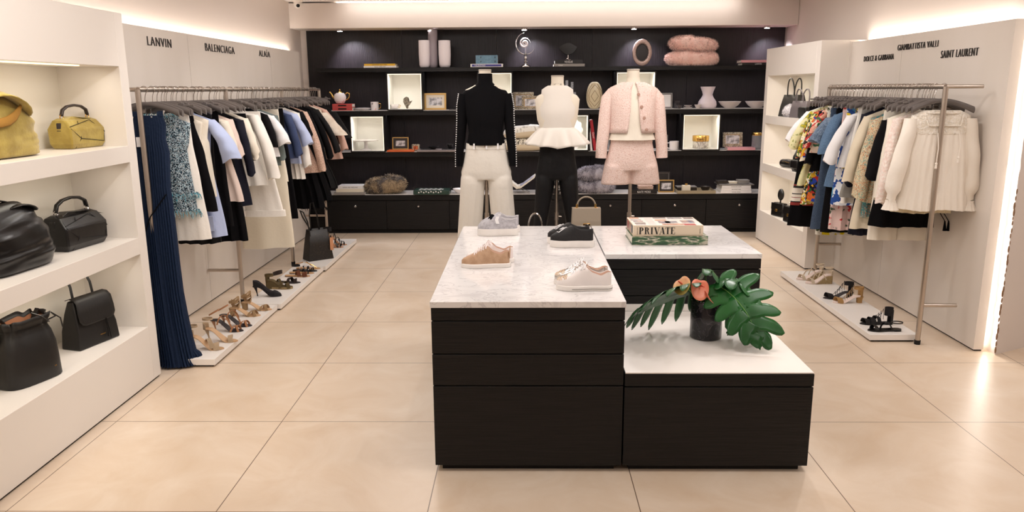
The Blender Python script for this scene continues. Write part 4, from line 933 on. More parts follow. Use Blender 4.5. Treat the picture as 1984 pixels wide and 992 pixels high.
# lowest right shelf
def mini_bag(loc, rz, label, w, h, d, pouf=False, chain=False):
    t = thing('handbag', label, 'handbag', loc, rz)
    q = MB(); q.loft([[(x*a/2, y*b/2, z) for x, y in ((-1, -1), (1, -1), (1, 1), (-1, 1))] for z, a, b in ((0, w, d), (h*.6, w*.98, d), (h, w*.85, d*.7))]); q.build('bag_body', BLK2, t, 20, bevel=.012)
    q = MB(); q.poly([(-w*.45, h*.98), (w*.45, h*.98), (w*.46, h*.5), (w*.3, h*.42), (-w*.3, h*.42), (-w*.46, h*.5)], .008); o = q.build('flap', BLK2, t, bevel=.002); o.location = (0, -d*.5, 0)
    q = MB(); q.box(-.018, .018, -d*.5-.01, -d*.5-.004, h*.38, h*.56); q.build('clasp', GOLD, t, bevel=.002)
    if pouf:
        q = MB(); q.ball((0, 0, h+.09), .06, 16, sc=(.75, .45, 1.1)); q.tube([(0, 0, h-.01), (0, 0, h+.04)], .008, 8); q.build('rolled_handle', BLKH, t, 180)
    if chain:
        q = MB()
        for k in range(14):
            a = PI*k/13; q.ball((w*.36*cos(a), -d*.2, h-.015+.05*sin(a)), .009, 8, sc=(1, .6, .7))
        q.build('chain', CHROME, t)
    return t
mini_bag((2.82, 8.38, .355), R(-70), 'small black bag with looped leather handle, lowest right shelf', .2, .15, .09, pouf=True)
mini_bag((2.82, 7.98, .355), R(-75), 'small black bag with silver chain, lowest right shelf', .2, .17, .1, chain=True)
t = thing('handbag', 'white bucket bag with gold rim partly hidden, lowest right shelf', 'handbag', (2.95, 7.85, .355), R(-80))
MB().loft([sqr(.16, .12, 0), sqr(.14, .1, .26)]).build('bag_body', CABW, t, 60); MB().loft([sqr(.142, .102, .255), sqr(.142, .102, .268)]).build('rim', GOLD, t, 60)

# perforated black tote on the far platform
t = tote((-2.125, 7.62, PZ), R(38), 'black perforated tote with pale tag on the farthest white platform', mat('perforated_black', '151211', .5, kind='noise', scale=160, cols=[(0, '141110'), (.62, '17130f'), (.66, '5a4638'), (1, '6e5644')]), BLK2, .27, .19, .17, .31, .0)
for ch in [c for c in t.children if c.name.startswith('handle')]: bpy.data.objects.remove(ch)
for pts in ([(-.09, -.05, .24), (-.11, -.05, .4), (-.14, -.03, .5), (-.16, 0, .515), (-.14, 0, .45), (-.05, 0, .28)], [(-.04, .04, .28), (-.05, .04, .45), (-.03, .05, .57), (.0, .05, .575), (.03, .04, .45), (.05, .04, .28)]):
    q = MB(); q.tube(pts, .007, 8); q.build('handle', BLK2, t)
q = MB(); q.box(.1, .135, -.088, -.083, .09, .22); q.build('hang_tag', mat('tag_tan', 'd0936c', .6), t)

# two handbags on the hidden block
TAUPE = mat('taupe_leather', 'a89a88', .42, bump=.05)
t = thing('handbag', 'structured taupe handbag with gold clasp standing behind the island', 'handbag', (.468, 5.75, .565))
q = MB(); q.loft([[(x*a/2, y*b/2, z) for x, y in ((-1, -1), (1, -1), (1, 1), (-1, 1))] for z, a, b in ((0, .225, .1), (.2, .22, .09), (.285, .215, .06))]); q.build('bag_body', TAUPE, t, 20, bevel=.005)
q = MB(); q.loft([[(x, y, z) for x in (-.108, .108) ] for y, z in ((.035, .292), (-.034, .292), (-.05, .2), (-.054, .165))], closed=False); o = q.build('flap', TAUPE, t, 0); md = o.modifiers.new('s', 'SOLIDIFY'); md.thickness = .005
MB().box(-.026, .026, -.062, -.054, .158, .185).build('clasp', GOLD, t, bevel=.002)
MB().box(-.014, .014, -.066, -.061, .165, .179).build('clasp_plate', CHROME, t, bevel=.001)
q = MB(); q.tube([(.07*cos(R(a)), 0, .305+.075*sin(R(a))) for a in range(0, 181, 12)], .006, 8); q.build('handle', TAUPE, t)
for s_ in (-1, 1): q = MB(); q.tube([(s_*.07, 0, .285), (s_*.07, 0, .325)], .008, 8); q.ball((s_*.083, 0, .292), .008, 8); q.build('handle_mount', GOLD, t)
t = thing('handbag', 'grey framed handbag with silver ring handle behind the island', 'handbag', (.08, 5.75, .565))
q = MB(); q.loft([[(x*a/2, y*b/2, z) for x, y in ((-1, -1), (1, -1), (1, 1), (-1, 1))] for z, a, b in ((0, .22, .09), (.135, .21, .05))]); q.build('bag_body', GREYL, t, 20, bevel=.004)
MB().box(-.115, .115, -.03, .03, .135, .152).build('metal_frame', CHROME, t, bevel=.002)
for yy in (-.014, .014):
    q = MB(); q.tube([(.052*cos(R(a)), yy, .15+(.105*sin(R(a)) if 0 < a < 180 else 0)) for a in range(0, 181, 10)], .0045, 8); q.build('handle', CHROME, t)

# ------------------------------------------------------------------ shoes
def foot_outline(L, W, u):    # half width along the shoe, u 0 toe .. 1 heel
    return W*lerp([(0, .0), (.015, .26), (.05, .5), (.12, .76), (.22, .96), (.34, 1.0), (.5, .82), (.65, .68), (.8, .7), (.92, .66), (.975, .45), (1.0, .1)], u)[0]
def sole_mesh(q, L, W, t0, t1, arch=None, k=1.0, mi=None, u0=0, u1=1, n=26, bot=None):
    # slab following heights arch(u)+t0 .. arch(u)+t1 ; bot(u) overrides the underside
    rings = []
    for i in range(n+1):
        u = u0+(u1-u0)*i/n; w = max(.003, foot_outline(L, W, min(max(u, .0), 1))*k); x = -u*L*(1)+(0); a = arch(u) if arch else 0
        b = bot(u) if bot else a+t0
        rings.append([(x, -w*.93, b), (x, -w, b+(a+t1-b)*.35), (x, -w*.98, a+t1), (x, w*.98, a+t1), (x, w, b+(a+t1-b)*.35), (x, w*.93, b)])
    return q.loft(rings, mi=mi)
def upper_mesh(q, L, W, base, H, open0=.5, inner=True, arch=None, k=.93, n=40, shape=None):
    rings = []
    tab = H
    for i in range(n+1):
        u = .012+(.985-.012)*i/n; w = max(.004, foot_outline(L, W, u)*k); h = lerp(tab, u)[0]; x = -u*L; a = (arch(u) if arch else 0)+base
        op = min(1, max(0, (u-open0)/.05)); ns = min(1, max(0, (.985-u)/.03)); op *= ns
        t = [(1, 0), (1.02, .4), (.9, .78), (.68, .96), (.45, 1.0), (.22, 1.02)]
        o = [(1, 0), (1.04, .4), (.93, .8), (.84, 1.0), (.74, .97), (.7, .4)]
        half = [(w*(p[0]*(1-op)+r[0]*op), a+h*(p[1]*(1-op)+r[1]*op)) for p, r in zip(t, o)]
        mid = (0, a+h*(1.03*(1-op))+op*min(.012, h*.3))
        rings.append([(x, -y, z) for y, z in half]+[(x, mid[0], mid[1])]+[(x, y, z) for y, z in reversed(half)])
    s0 = len(q.f); q.loft(rings)
    m = 13
    for f in range(s0, len(q.f)):
        idx = (f-s0); i, j = divmod(idx, m)
        if i < n and 4 <= j <= 7 and (.012+.973*i/n) > open0: q.m[f] = 1
    return q
SN_H = [(0, .014), (.06, .028), (.16, .038), (.28, .052), (.4, .074), (.49, .09), (.54, .088), (.66, .062), (.8, .05), (.93, .066), (1, .062)]
SL_H = [(0, .018), (.06, .034), (.18, .05), (.34, .066), (.46, .084), (.52, .088), (.58, .074), (.7, .062), (.85, .06), (1, .07)]
def sneaker(loc, rz, label, m, sole_m, st=.024, L=.265, W=.047, lining=None, laces=None, H=SN_H, extra=None, group=None, trim=None, open0=.53):
    t = thing('sneaker', label, 'shoe', loc, rz, group)
    q = MB(); sole_mesh(q, L, W, 0, st, k=1.06); q.build('sole', sole_m, t, 50, bevel=.003)
    q = MB(); upper_mesh(q, L*.985, W, st-.002, H, open0); q.build('upper', [m, lining or WHT], t, 70)
    if laces:
        q = MB()
        for k in range(6):
            u = .27+k*.045; h = st+lerp(H, u)[0]*.97; w = W*.6
            q.tube([(-u*L, -w, h-.008), (-u*L, -w*.7, h+.003), (-(u+.012)*L, 0, h+.006), (-u*L, w*.7, h+.003), (-u*L, w, h-.008)], .0036, 6)
            q.tube([(-u*L, w, h-.004), (-(u+.05)*L, -w*.9, h+.012)], .0022, 6)
        q.tube([(-.5*L, 0, st+.1), (-.47*L, -.02, st+.095), (-.43*L, -.03, st+.075)], .0022, 6); q.tube([(-.5*L, 0, st+.1), (-.47*L, .02, st+.095), (-.43*L, .03, st+.075)], .0022, 6)
        q.build('laces', laces, t)
    if trim: trim(t, L, W, st)
    return t
ZT = .824
TANS = mat('tan_suede', 'b08d6f', .85, kind='noise', col2='bd9b7e', scale=30, bump=.15, bscale=120)
PKW = mat('pale_pink_leather', 'ebdedb', .5); LINP = mat('peach_lining', 'c9a48f', .7)
def tr_tan(t, L, W, st):
    q = MB(); q.ribbon([(-.97*L, -.028, st+.04), (-.985*L, 0, st+.075), (-.97*L, .028, st+.04)], (0, .2, 1), .028, .004); q.build('heel_tab', TANS, t)
sneaker((-.338, 3.935, ZT), R(180+3), 'tan suede lace-up sneaker at the front left of marble table', TANS, RUB, laces=PKW, lining=LINP, trim=tr_tan)
sneaker((-.322, 4.045, ZT), R(180+3), 'pale pink lace-up sneaker just behind the tan suede one', PKW, RUB, laces=PKW, lining=LINP)
GREYW = mat('grey_wool_felt', 'aeabb0', .9, kind='noise', col2='c2bfc4', scale=60, bump=.3, bscale=200)
def tr_bow(t, L, W, st):
    q = MB(); q.tube([(-.28*L, -.02, st+.055), (-.34*L, -.012, st+.072), (-.4*L, .0, st+.083)], [.008, .011, .006], 8); q.tube([(-.33*L, -.03, st+.062), (-.36*L, .0, st+.082), (-.33*L, .03, st+.062)], [.006, .01, .006], 8); q.build('star_patch', BLKCL, t)
def tr_gore(t, L, W, st):
    for s_ in (-1, 1):
        q = MB(); q.ribbon([(-.5*L, s_*.042, st+.035), (-.47*L, s_*.036, st+.06), (-.5*L, s_*.03, st+.08)], (1, 0, 0), .022, .004); q.build('side_gore', WHT, t)
def both(t, L, W, st): tr_bow(t, L, W, st); tr_gore(t, L, W, st)
sneaker((-.306, 4.84, ZT), R(180+2), 'grey felt slip-on platform sneaker with dark patch, back left of table', GREYW, RUB, st=.046, H=SL_H, trim=both, lining=mat('grey_lining', 'c8c4c4', .7), open0=.5)
sneaker((-.298, 4.95, ZT), R(180+2), 'second grey felt slip-on, behind the one with the dark patch', GREYW, RUB, st=.046, H=SL_H, trim=tr_gore, lining=mat('grey_lining', 'c8c4c4', .7), open0=.5)
BSAT = mat('black_satin', '0b080a', .6, bump=.1)
def tr_logo(t, L, W, st):
    q = MB(); q.tube([(-.16*L, .022, st+.053), (-.2*L, .03, st+.05), (-.36*L, .018, st+.079), (-.38*L, .024, st+.079)], .0026, 5)
    q.tube([(-.3*L, -.01, st+.072), (-.22*L, .002, st+.062), (-.26*L, .012, st+.066), (-.32*L, .004, st+.075)], .0024, 5); q.build('white_emblem', WHT, t)
sneaker((.15, 4.475, ZT), R(180-3), 'near black satin slip-on with white platform sole on the table', BSAT, RUB, st=.042, H=SL_H, trim=tr_logo, lining=BSAT, open0=.5)
sneaker((.137, 4.58, ZT), R(180-3), 'far black satin slip-on of the pair on the table', BSAT, RUB, st=.042, H=SL_H, trim=tr_logo, lining=BSAT, open0=.5)
SILV = mat('silver_leather', 'd6cfca', .22, .8); WLEA = mat('white_leather', 'ece4e0', .42)
CRYS = mat('crystal_stone', 'efdcc8', .05, .9)
def tr_jewel(t, L, W, st):
    q = MB(); rn_ = random.Random(4)
    for k in range(44):
        u = rn_.uniform(.03, .2); w = foot_outline(L, W, u)*rn_.uniform(-.75, .75); hh_ = lerp(SN_H, u)[0]*(1-.35*(w/max(.01, foot_outline(L, W, u)))**2)
        q.add([(-u*L+a*.006, w+b*.006, st+hh_-.002+c*.007) for a, b, c in ((1, 0, 0), (0, 1, 0), (-1, 0, 0), (0, -1, 0), (0, 0, 1.1))], [(0, 1, 4), (1, 2, 4), (2, 3, 4), (3, 0, 4)])
    q.build('crystal_toe', CRYS, t, 0)
    q = MB(); sole_mesh(q, L, W, .008, .013, k=1.09, u0=.28, u1=1); q.build('sole_stripe', mat('sole_grey', '8f8a83', .5), t)
sneaker((.146, 3.475, ZT), R(180-2), 'near white leather sneaker with crystal toe cap on the table', WLEA, RUB, laces=WHT, lining=LINP, st=.026, trim=tr_jewel)
sneaker((.14, 3.58, ZT), R(180-2), 'far silver sneaker with crystal toe, behind the white one', SILV, RUB, laces=WHT, lining=LINP, st=.026, trim=tr_jewel)

def smooth(a, b, u): t = min(1, max(0, (u-a)/(b-a))); return t*t*(3-2*t)
def heel_shoe(loc, rz, label, m, hh, kind='sandal', heel='stiletto', straps=(), ankle=None, insole=None, L=.235, W=.038, plat=.006, heelm=None, extra=None, name=None, counter=False):
    t = thing(name or ('pump' if kind == 'pump' else 'sandal'), label, 'shoe', loc, rz)
    arch = lambda u: hh*smooth(.28, .82, u)
    q = MB(); sole_mesh(q, L, W, 0, plat, arch, n=34); q.build('sole', insole or m, t, 50)
    hm = heelm or m
    if heel == 'stiletto':
        q = MB(); zt = arch(.9)
        q.loft([[(-.9*L+dx+r*cos(2*PI*k/12), r*.9*sin(2*PI*k/12), z) for k in range(12)] for dx, r, z in ((.012, .005, 0), (.01, .0045, .02), (.006, .006, zt*.5), (.0, .012, zt*.85), (-.001, .019, zt+.003))]); q.build('heel', hm, t, 60)
    elif heel == 'block':
        q = MB(); zt = arch(.9)
        q.loft([[(-.9*L+dx+r*math.copysign(abs(cos(a))**.5, cos(a)), r*math.copysign(abs(sin(a))**.5, sin(a)), z) for a in [2*PI*k/24 for k in range(24)]] for dx, r, z in ((0, .019, 0), (0, .02, zt*.6), (-.002, .025, zt+.003))]); q.build('heel', hm, t, 60)
    elif heel == 'wedge':
        q = MB(); sole_mesh(q, L, W, 0, .001, arch, k=1.02, u0=.0, bot=lambda u: 0, n=34); q.build('wedge', hm, t, 50)
    elif heel == 'flat':
        q = MB(); sole_mesh(q, L, W, -.0, .002, k=1.0, u0=.76, u1=1); q.build('heel', hm, t)
    for (u, h, wd, du) in straps:
        w = foot_outline(L, W, u)*1.04; z = arch(u)+plat*.5; q = MB()
        q.ribbon([(-(u+du*(a-90)/90)*L, -w*cos(R(a)), z+h*sin(R(a))**.8 if 0 < a < 180 else z) for a in range(0, 181, 15)], (1, 0, .25), wd, .0022); q.build('strap', m, t, 60)
    if ankle:
        za, ra, wd, tilt = ankle; zz = arch(.95)+za; q = MB()
        q.ribbon([(-.86*L+ra*1.15*cos(R(a)), ra*.85*sin(R(a)), zz+tilt*cos(R(a))) for a in range(0, 361, 15)], (0, 0, 1), wd, .0022); q.build('ankle_strap', m, t, 60)
    if counter:
        q = MB(); n = 12; rings = []
        for i in range(5):
            u = i/4; z = hh+plat*.3+counter*u; rings.append([(-.86*L-.032*cos(R(-80+160*k/n)), .026*sin(R(-80+160*k/n)), z-(.25*counter*u*abs(k-n/2)/(n/2))) for k in range(n+1)])
        q.loft(rings, closed=False); o = q.build('heel_counter', m, t, 180); md = o.modifiers.new('s', 'SOLIDIFY'); md.thickness = .002
    if kind == 'pump':
        q = MB(); H = [(0, .012), (.08, .028), (.2, .043), (.28, .047), (.33, .035), (.5, .028), (.7, .032), (.88, .05), (1, .055)]
        upper_mesh(q, L*.985, W, plat*.5, H, .28, arch=arch, k=.96); q.build('upper', [m, insole or m], t, 70)
    if extra: extra(t, L, W, arch)
    return t
NUDE = mat('nude_suede', 'b9a184', .8, bump=.1, bscale=150); NUDEI = mat('nude_insole', 'c9a27a', .5)
COGN = mat('cognac_leather', 'b5805a', .45); DINS = mat('dark_insole', '2c2426', .6); TANB = mat('taupe_suede', 'a2845f', .8, bump=.1)
OLIV = mat('olive_suede', '5a4a2a', .85, bump=.1); JUTE = mat('jute', 'b39a6e', .9, kind='noise', col2='8f7850', scale=150, bump=.5, bscale=250)
BRN = mat('brown_leather', '6a3d28', .4); CORK = mat('tan_insole', 'b98f63', .6); BLS = mat('black_suede', '120f11', .8)
Rr_ = R(0)
def toe(x, y, z=PZ): return (x, y, z)
heel_shoe(toe(-2.02, 4.83), R(0), 'near nude suede stiletto sandal beside the navy dress hem', NUDE, .085, straps=((.22, .04, .045, .08), (.42, .055, .03, .16)), ankle=(.075, .03, .013, .0), insole=NUDEI, counter=.05)
heel_shoe(toe(-1.985+.0, 4.99), R(-2), 'far nude suede stiletto sandal of the first pair', NUDE, .085, straps=((.22, .04, .035, .08),), ankle=(.075, .03, .013, 0), insole=NUDEI, counter=.05)
for i, (yy, lb) in enumerate(((5.22, 'near cognac strappy stiletto sandal on the first white platform'), (5.34, 'far cognac strappy stiletto sandal on the first white platform'))):
    heel_shoe(toe(-2.03+.02*i, yy), R(0), lb, COGN, .08, straps=((.2, .038, .016, .1), (.24, .038, .016, -.1), (.5, .06, .012, .2), (.6, .065, .012, -.15)), ankle=(.06, .032, .01, .02), insole=DINS)
def knotx(t, L, W, arch):
    q = MB(); rn_ = random.Random(2); c = Vector((-.8*L, 0, arch(.9)+.05))
    for k in range(7):
        a = rn_.uniform(0, 6); q.ribbon([c+Vector((.03*cos(a+j), .035*sin(a+j), .012*k-.04+.012*sin(2*j+a))) for j in [i*.5 for i in range(8)]], (0, .3, 1), .012, .002)
    q.build('wrapped_ties', TANB, t, 60)
for i, (yy, lb) in enumerate(((5.6, 'near taupe suede block-heeled sandal with wrapped ties'), (5.76, 'far taupe suede block-heeled sandal with wrapped ties'))):
    heel_shoe(toe(-2.035+.035*i, yy), R(0), lb, TANB, .06, heel='block', straps=((.22, .038, .022, .1), (.26, .038, .02, -.1)), insole=NUDEI, extra=knotx, ankle=(.05, .03, .014, .0))
heel_shoe(toe(-2.05, 6.17), R(0), 'black suede pointed stiletto pump on the middle left platform', BLS, .08, kind='pump', L=.24, W=.036, insole=DINS)
heel_shoe(toe(-2.03, 6.42), R(0), 'olive suede espadrille wedge sandal behind the black pump', OLIV, .06, heel='wedge', plat=.02, straps=((.2, .04, .03, .1), (.32, .05, .025, -.12), (.5, .055, .02, .15)), ankle=(.06, .032, .02, 0), heelm=OLIV, counter=.05, extra=lambda t, L, W, arch: sole_mesh(MB(), L, W, 0, .018, k=1.05, u1=.75).build('jute_edge', JUTE, t))
heel_shoe(toe(-2.02, 6.62), R(0), 'dark brown cuffed flat sandal with white stones behind olive wedge', DBROWN, .008, heel='flat', straps=((.2, .035, .03, .05), (.4, .045, .03, -.05)), ankle=(.085, .036, .03, .01), insole=DINS)
heel_shoe(toe(-2.0, 6.86), R(0), 'brown leather flat slide with crossed straps, middle left platform', BRN, .006, heel='flat', straps=((.22, .038, .045, .06), (.48, .05, .035, .1)), insole=CORK)
def stones(t, L, W, arch):
    q = MB()
    for k, (u, h) in enumerate(((.2, .036), (.3, .042), (.42, .048), (.55, .05))): q.ball((-u*L, -.012, h+.004), .006, 8)
    q.build('pearl_studs', CHROME, t)
heel_shoe(toe(-1.995, 6.98), R(0), 'tan-soled black strap flat sandal with shiny studs', BLS, .006, heel='flat', straps=((.2, .034, .012, .0), (.42, .046, .012, .1)), insole=CORK, extra=stones)
heel_shoe(toe(-1.99, 7.07), R(0), 'all-black studded flat sandal with buckled ankle strap', BLS, .006, heel='flat', straps=((.2, .034, .012, .0), (.36, .046, .012, .1), (.55, .05, .012, .05)), insole=BLS, ankle=(.05, .034, .014, .0), extra=stones)
def goldchain(t, L, W, arch):
    q = MB(); q.tube([(-.15*L, 0, .01), (-.3*L, 0, .035), (-.5*L, 0, .055), (-.62*L, -.02, .07)], .003, 6); q.tube([(-.3*L, -.02, .02), (-.42*L, -.005, .045), (-.6*L, .02, .068)], .003, 6); q.build('gold_straps', GOLD, t)
heel_shoe(toe(-1.985, 7.17), R(0), 'gold-strapped flat thong sandal, last on the middle platform', CORK, .006, heel='flat', straps=(), insole=CORK, ankle=(.05, .034, .006, .01), extra=goldchain)
for i, (yy, lb) in enumerate(((8.2, 'near black caged stiletto sandal behind the perforated tote'), (8.33, 'far black caged stiletto sandal behind the perforated tote'))):
    heel_shoe(toe(-2.0+.01*i, yy), R(0), lb, BLS, .1, straps=((.15, .036, .008, .05), (.2, .04, .008, -.05), (.26, .045, .008, .05), (.38, .055, .008, .1), (.46, .06, .008, -.1), (.58, .07, .008, .1)), ankle=(.08, .03, .05, 0), insole=COGN, counter=.09)
# right platform, toes towards the aisle
BGE = mat('beige_suede', 'cdbba2', .8)
heel_shoe((2.475, 6.56, PZ), R(180), 'near beige wedge espadrille sandal at the far end of right platform', BGE, .07, heel='wedge', plat=.014, straps=((.2, .04, .03, .04), (.52, .06, .01, .2), (.6, .065, .01, -.2)), ankle=(.07, .03, .012, 0), heelm=JUTE, counter=.05, insole=PINKB)
heel_shoe((2.445, 6.7, PZ), R(180), 'far beige wedge espadrille sandal at the far end of right platform', BGE, .07, heel='wedge', plat=.014, straps=((.2, .04, .03, .04), (.52, .06, .01, .2), (.6, .065, .01, -.2)), ankle=(.07, .03, .012, 0), heelm=JUTE, counter=.05, insole=PINKB)
def laceup(mm):
    def f(t, L, W, arch):
        q = MB()
        for k in range(5):
            u = .36+k*.07; q.tube([(-u*L, -.022, arch(u)+.02+k*.004), (-(u+.05)*L, .0, arch(u)+.055+k*.014), (-(u+.02)*L, .022, arch(u)+.02+k*.004)], .0018, 5)
        q.tube([(-.66*L, -.01, arch(.9)+.075), (-.58*L, -.03, arch(.6)+.04), (-.5*L, -.04, arch(.5)+.01)], .0018, 5); q.build('cord_lacing', mm, t)
    return f
heel_shoe((2.47, 5.94, PZ), R(180), 'tan suede block-heeled shoe with lacing on right platform', mat('camel_suede', 'a9824f', .8), .05, heel='block', straps=((.2, .04, .05, .02),), ankle=(.07, .032, .02, 0), counter=.085, extra=laceup(TANB), insole=PINKB)
heel_shoe((2.445, 6.07, PZ), R(180), 'black suede laced block-heeled shoe behind the tan one', BLS, .05, heel='block', straps=((.2, .04, .05, .02),), ankle=(.075, .032, .025, 0), counter=.085, extra=laceup(BLS), insole=DINS)
heel_shoe((2.432, 5.21, PZ), R(180), 'near black leather flat sandal at the front of right platform', BLK2, .006, heel='flat', straps=((.2, .036, .03, .02), (.55, .055, .012, .12)), ankle=(.055, .034, .008, .0), insole=BLK2, plat=.009)
heel_shoe((2.445, 5.37, PZ), R(180), 'black suede flat with lacing and high ankle cuff, right platform', BLS, .006, heel='flat', straps=((.2, .036, .05, .02), (.35, .046, .04, .0), (.5, .055, .03, .05)), ankle=(.09, .026, .06, .0), counter=.1, extra=laceup(BLS), insole=BLS)

# ------------------------------------------------------------------ things on the back shelves
def sx(u, y=9.42): return (u-1019.5)*.006345*y/9.3
S1, S2, S3, S4 = 2.006, 1.507, 1.011, .491
def put(name, label, cat, u, z, y=9.42, rz=0, group=None): return thing(name, label, cat, (sx(u, y), y, z), rz, group)
PAGES = mat('page_edges', 'e9e2d4', .8, kind='stripe', scale=300, cols=[(0, 'ece6da'), (.5, 'ded6c6')])
def book(x, y, z, w, d, h, label, cover, rz=0, title=None, tcol=None, tsize=None, group=None, tx=0, rot=None, font_sx=.8):
    t = thing('book', label, 'book', (x, y, z), R(rz), group, rot)
    q = MB(); c = .0025
    q.box(-w/2, w/2, -d/2, d/2, 0, c); q.box(-w/2, w/2, -d/2, d/2, h-c, h); q.box(-w/2, w/2, -d/2, -d/2+c, c, h-c); q.build('cover', cover, t)
    bx('pages', PAGES, (-w/2+.004, w/2-.004, -d/2+c, d/2-.004, c, h-c), t)
    if title: text('title_text', title, tsize or h*.85, tcol, t, (tx, -d/2-.0004, h*.5-(tsize or h*.85)*.35), sx=font_sx, ext=.0004)
    return t
def frame(x, y, z, w, h, b, label, m, pic, matb=None, lean=8, rz=0, name='picture_frame'):
    t = thing(name, label, 'picture frame', (x, y, z), 0, None, (R(-lean), 0, R(rz)))
    q = MB(); q.box(-w/2, w/2, -.008, .008, 0, b); q.box(-w/2, w/2, -.008, .008, h-b, h); q.box(-w/2, -w/2+b, -.008, .008, b, h-b); q.box(w/2-b, w/2, -.008, .008, b, h-b); q.build('border', m, t, bevel=.002)
    iw, ih = w/2-b, h-b
    if matb:
        g = matb[1]; q = MB(); q.box(-iw, iw, -.003, .003, b, b+g); q.box(-iw, iw, -.003, .003, ih-g, ih); q.box(-iw, -iw+g, -.003, .003, b+g, ih-g); q.box(iw-g, iw, -.003, .003, b+g, ih-g); q.build('mount', matb[0], t, 0)
        iw -= g; b2 = b+g; ih -= g
    else: b2 = b
    bx('picture', pic, (-iw, iw, -.001, .003, b2, ih), t)
    q = MB(); q.ribbon([(0, .01, h*.6), (0, .01+h*.6*math.tan(R(22)), h*.6*.0+.012)], (1, 0, 0), .03, .003); q.build('back_stand', GAPM, t)
    return t
PHOTO = mat('grey_photograph', '8f8c8c', .3, kind='noise', scale=22, cols=[(0, '3a3838'), (.42, '8a8788'), (.55, 'd4d0d2'), (1, 'f0eef0')])
GOLDW = mat('gold_wood', 'bd9656', .4, .4); IVF = mat('ivory_mount', 'e4d9c6', .6); DKF = mat('dark_frame', '2a211b', .4)
YEL = mat('yellow_cover', 'dfae28', .5); REDC = mat('red_cover', 'c04a48', .55); BLUC = mat('blue_cover', '5f8296', .6, kind='noise', col2='6d90a4', scale=40)
WHC = mat('white_cover', 'e9e5e3', .4); BKC = mat('black_cover', '141213', .35); GRC = mat('grey_cover', '8b8681', .5); CRC = mat('cream_cover', 'e4dac6', .6); PKC = mat('pink_cover', 'd99aa0', .5)
TXW = mat('white_ink', 'e8e4e0', .5); TXK = mat('black_ink', '15120f', .5); PURC = mat('violet_ink', '3d3a86', .5)
# top shelf
x = sx(752)
book(x, 9.42, S1, .39, .2, .022, 'white-spined large book beneath the yellow one, top shelf left', WHC, title='DIANA  VREELAND', tcol=TXK, tsize=.018)
book(x-.005, 9.42, S1+.0225, .37, .19, .024, 'yellow-spined book, upper of two at the left of top shelf', YEL, title='SHANGHAI NEW YORK', tcol=TXK, tsize=.02)
VW = mat('white_matt_ceramic', 'e6dde0', .55, bump=.1, bscale=20); VG = mat('mauve_matt_ceramic', '9d9298', .5, bump=.1, bscale=20)
def tube_vase(u, y, r, h, m, label, sg=1):
    t = put('vase', label, 'vase', u, S1, y)
    q = MB(); q.lathe([(r*.6, 0), (r*.82, .006), (r*.95, .03), (r*.98, .08), (r*1.03, h*.5), (r, h), (r*.9, h), (r*.88, h-.04), (r*.5, h-.05), (.0001, h-.05)], n=36); q.build('vase_body', m, t, 60)
tube_vase(833, 9.4, .065, .315, VW, 'white tube vase left of the tall mauve one')
tube_vase(849.5, 9.45, .056, .44, VG, 'tall slim mauve grey tube vase between two white ones')
tube_vase(871, 9.4, .071, .312, VW, 'wider white tube vase right of the tall mauve one')
x = sx(950)
book(x, 9.42, S1, .385, .24, .036, 'white-edged book with violet spine under two blue books', WHC)
bx('spine_label', PURC, (-.175, .175, -.1215, -.1202, .006, .03), C.objects['book.002'] if 'book.002' in C.objects else None)
text('title_text', 'VALENTINO', .026, TXW, C.objects['book.002'], (-.08, -.122, .009), sx=.85, ext=.0004)
for i, lb in enumerate(('lower of two blue cloth-bound books on the top shelf', 'upper of two blue cloth-bound books on the top shelf')):
    b = book(x, 9.42, S1+.037+i*.05, .26, .19, .049, lb, BLUC)
    q = MB()
    for xx in (-.07, .1):
        for k in range(6): q.tube([(xx, -.0965, .025), (xx+.014*cos(k), -.0965, .025+.016*sin(k))], .0016, 4)
    q.build('spine_ornament', TXK, b)
# spiral shell sculpture
t = put('sculpture', 'nautilus spiral sculpture with silver crescent on turned silver stand', 'sculpture', 1022, S1)
MB().lathe([(.062, 0), (.06, .008), (.04, .028), (.016, .04), (.012, .05), (.024, .06), (.024, .068), (.01, .076), (.018, .1), (.02, .11), (.009, .13), (.022, .14), (.024, .146), (.01, .152), (.005, .17)], n=24).build('stand', CHROME, t, 60)
q = MB(); pts = []; rs = []
for k in range(60):
    u = k/59; a = R(100+235*u); pts.append((-.0+.115*cos(a), 0, .27+.125*sin(a))); rs.append(.001+.007*sin(PI*u))
q.tube(pts, rs, 8); q.build('crescent', CHROME, t, 60)
q = MB(); pts = []; rs = []
for k in range(90):
    a = k*.17; r = .012*math.exp(.115*a); pts.append((-.012+r*cos(-a+2.6), -.004, .275+r*sin(-a+2.6))); rs.append(.005+.16*r if k < 66 else max(.002, (.005+.16*r)*(1-(k-66)/25)))
q.tube(pts, rs, 10); q.tube([(0, 0, .17), (0, 0, .24)], .003, 6); q.build('spiral_shell', VW, t, 60)
x = sx(1102)
book(x, 9.42, S1, .37, .22, .03, 'grey book at the bottom of the pile under the black agate', GRC, title='Chlo\u00e9', tcol=TXW, tsize=.024, tx=-.1)
book(x-.005, 9.42, S1+.031, .33, .2, .045, 'black book lying under the black agate slice', BKC, title='VOGUE', tcol=TXW, tsize=.034)
t = put('agate_slice', 'black agate slice on a small clear stand, on the black book', 'ornament', 1101, S1+.077)
q = MB(); pts = [(.1*cos(R(a))*(1+.08*sin(a*.05)+.05*sin(a*.11)), .13+.066*sin(R(a))*(1+.1*cos(a*.07))) for a in range(0, 360, 12)]; q.poly(pts, .02); q.build('stone', mat('black_agate', '0d0c0e', .18), t, bevel=.004)
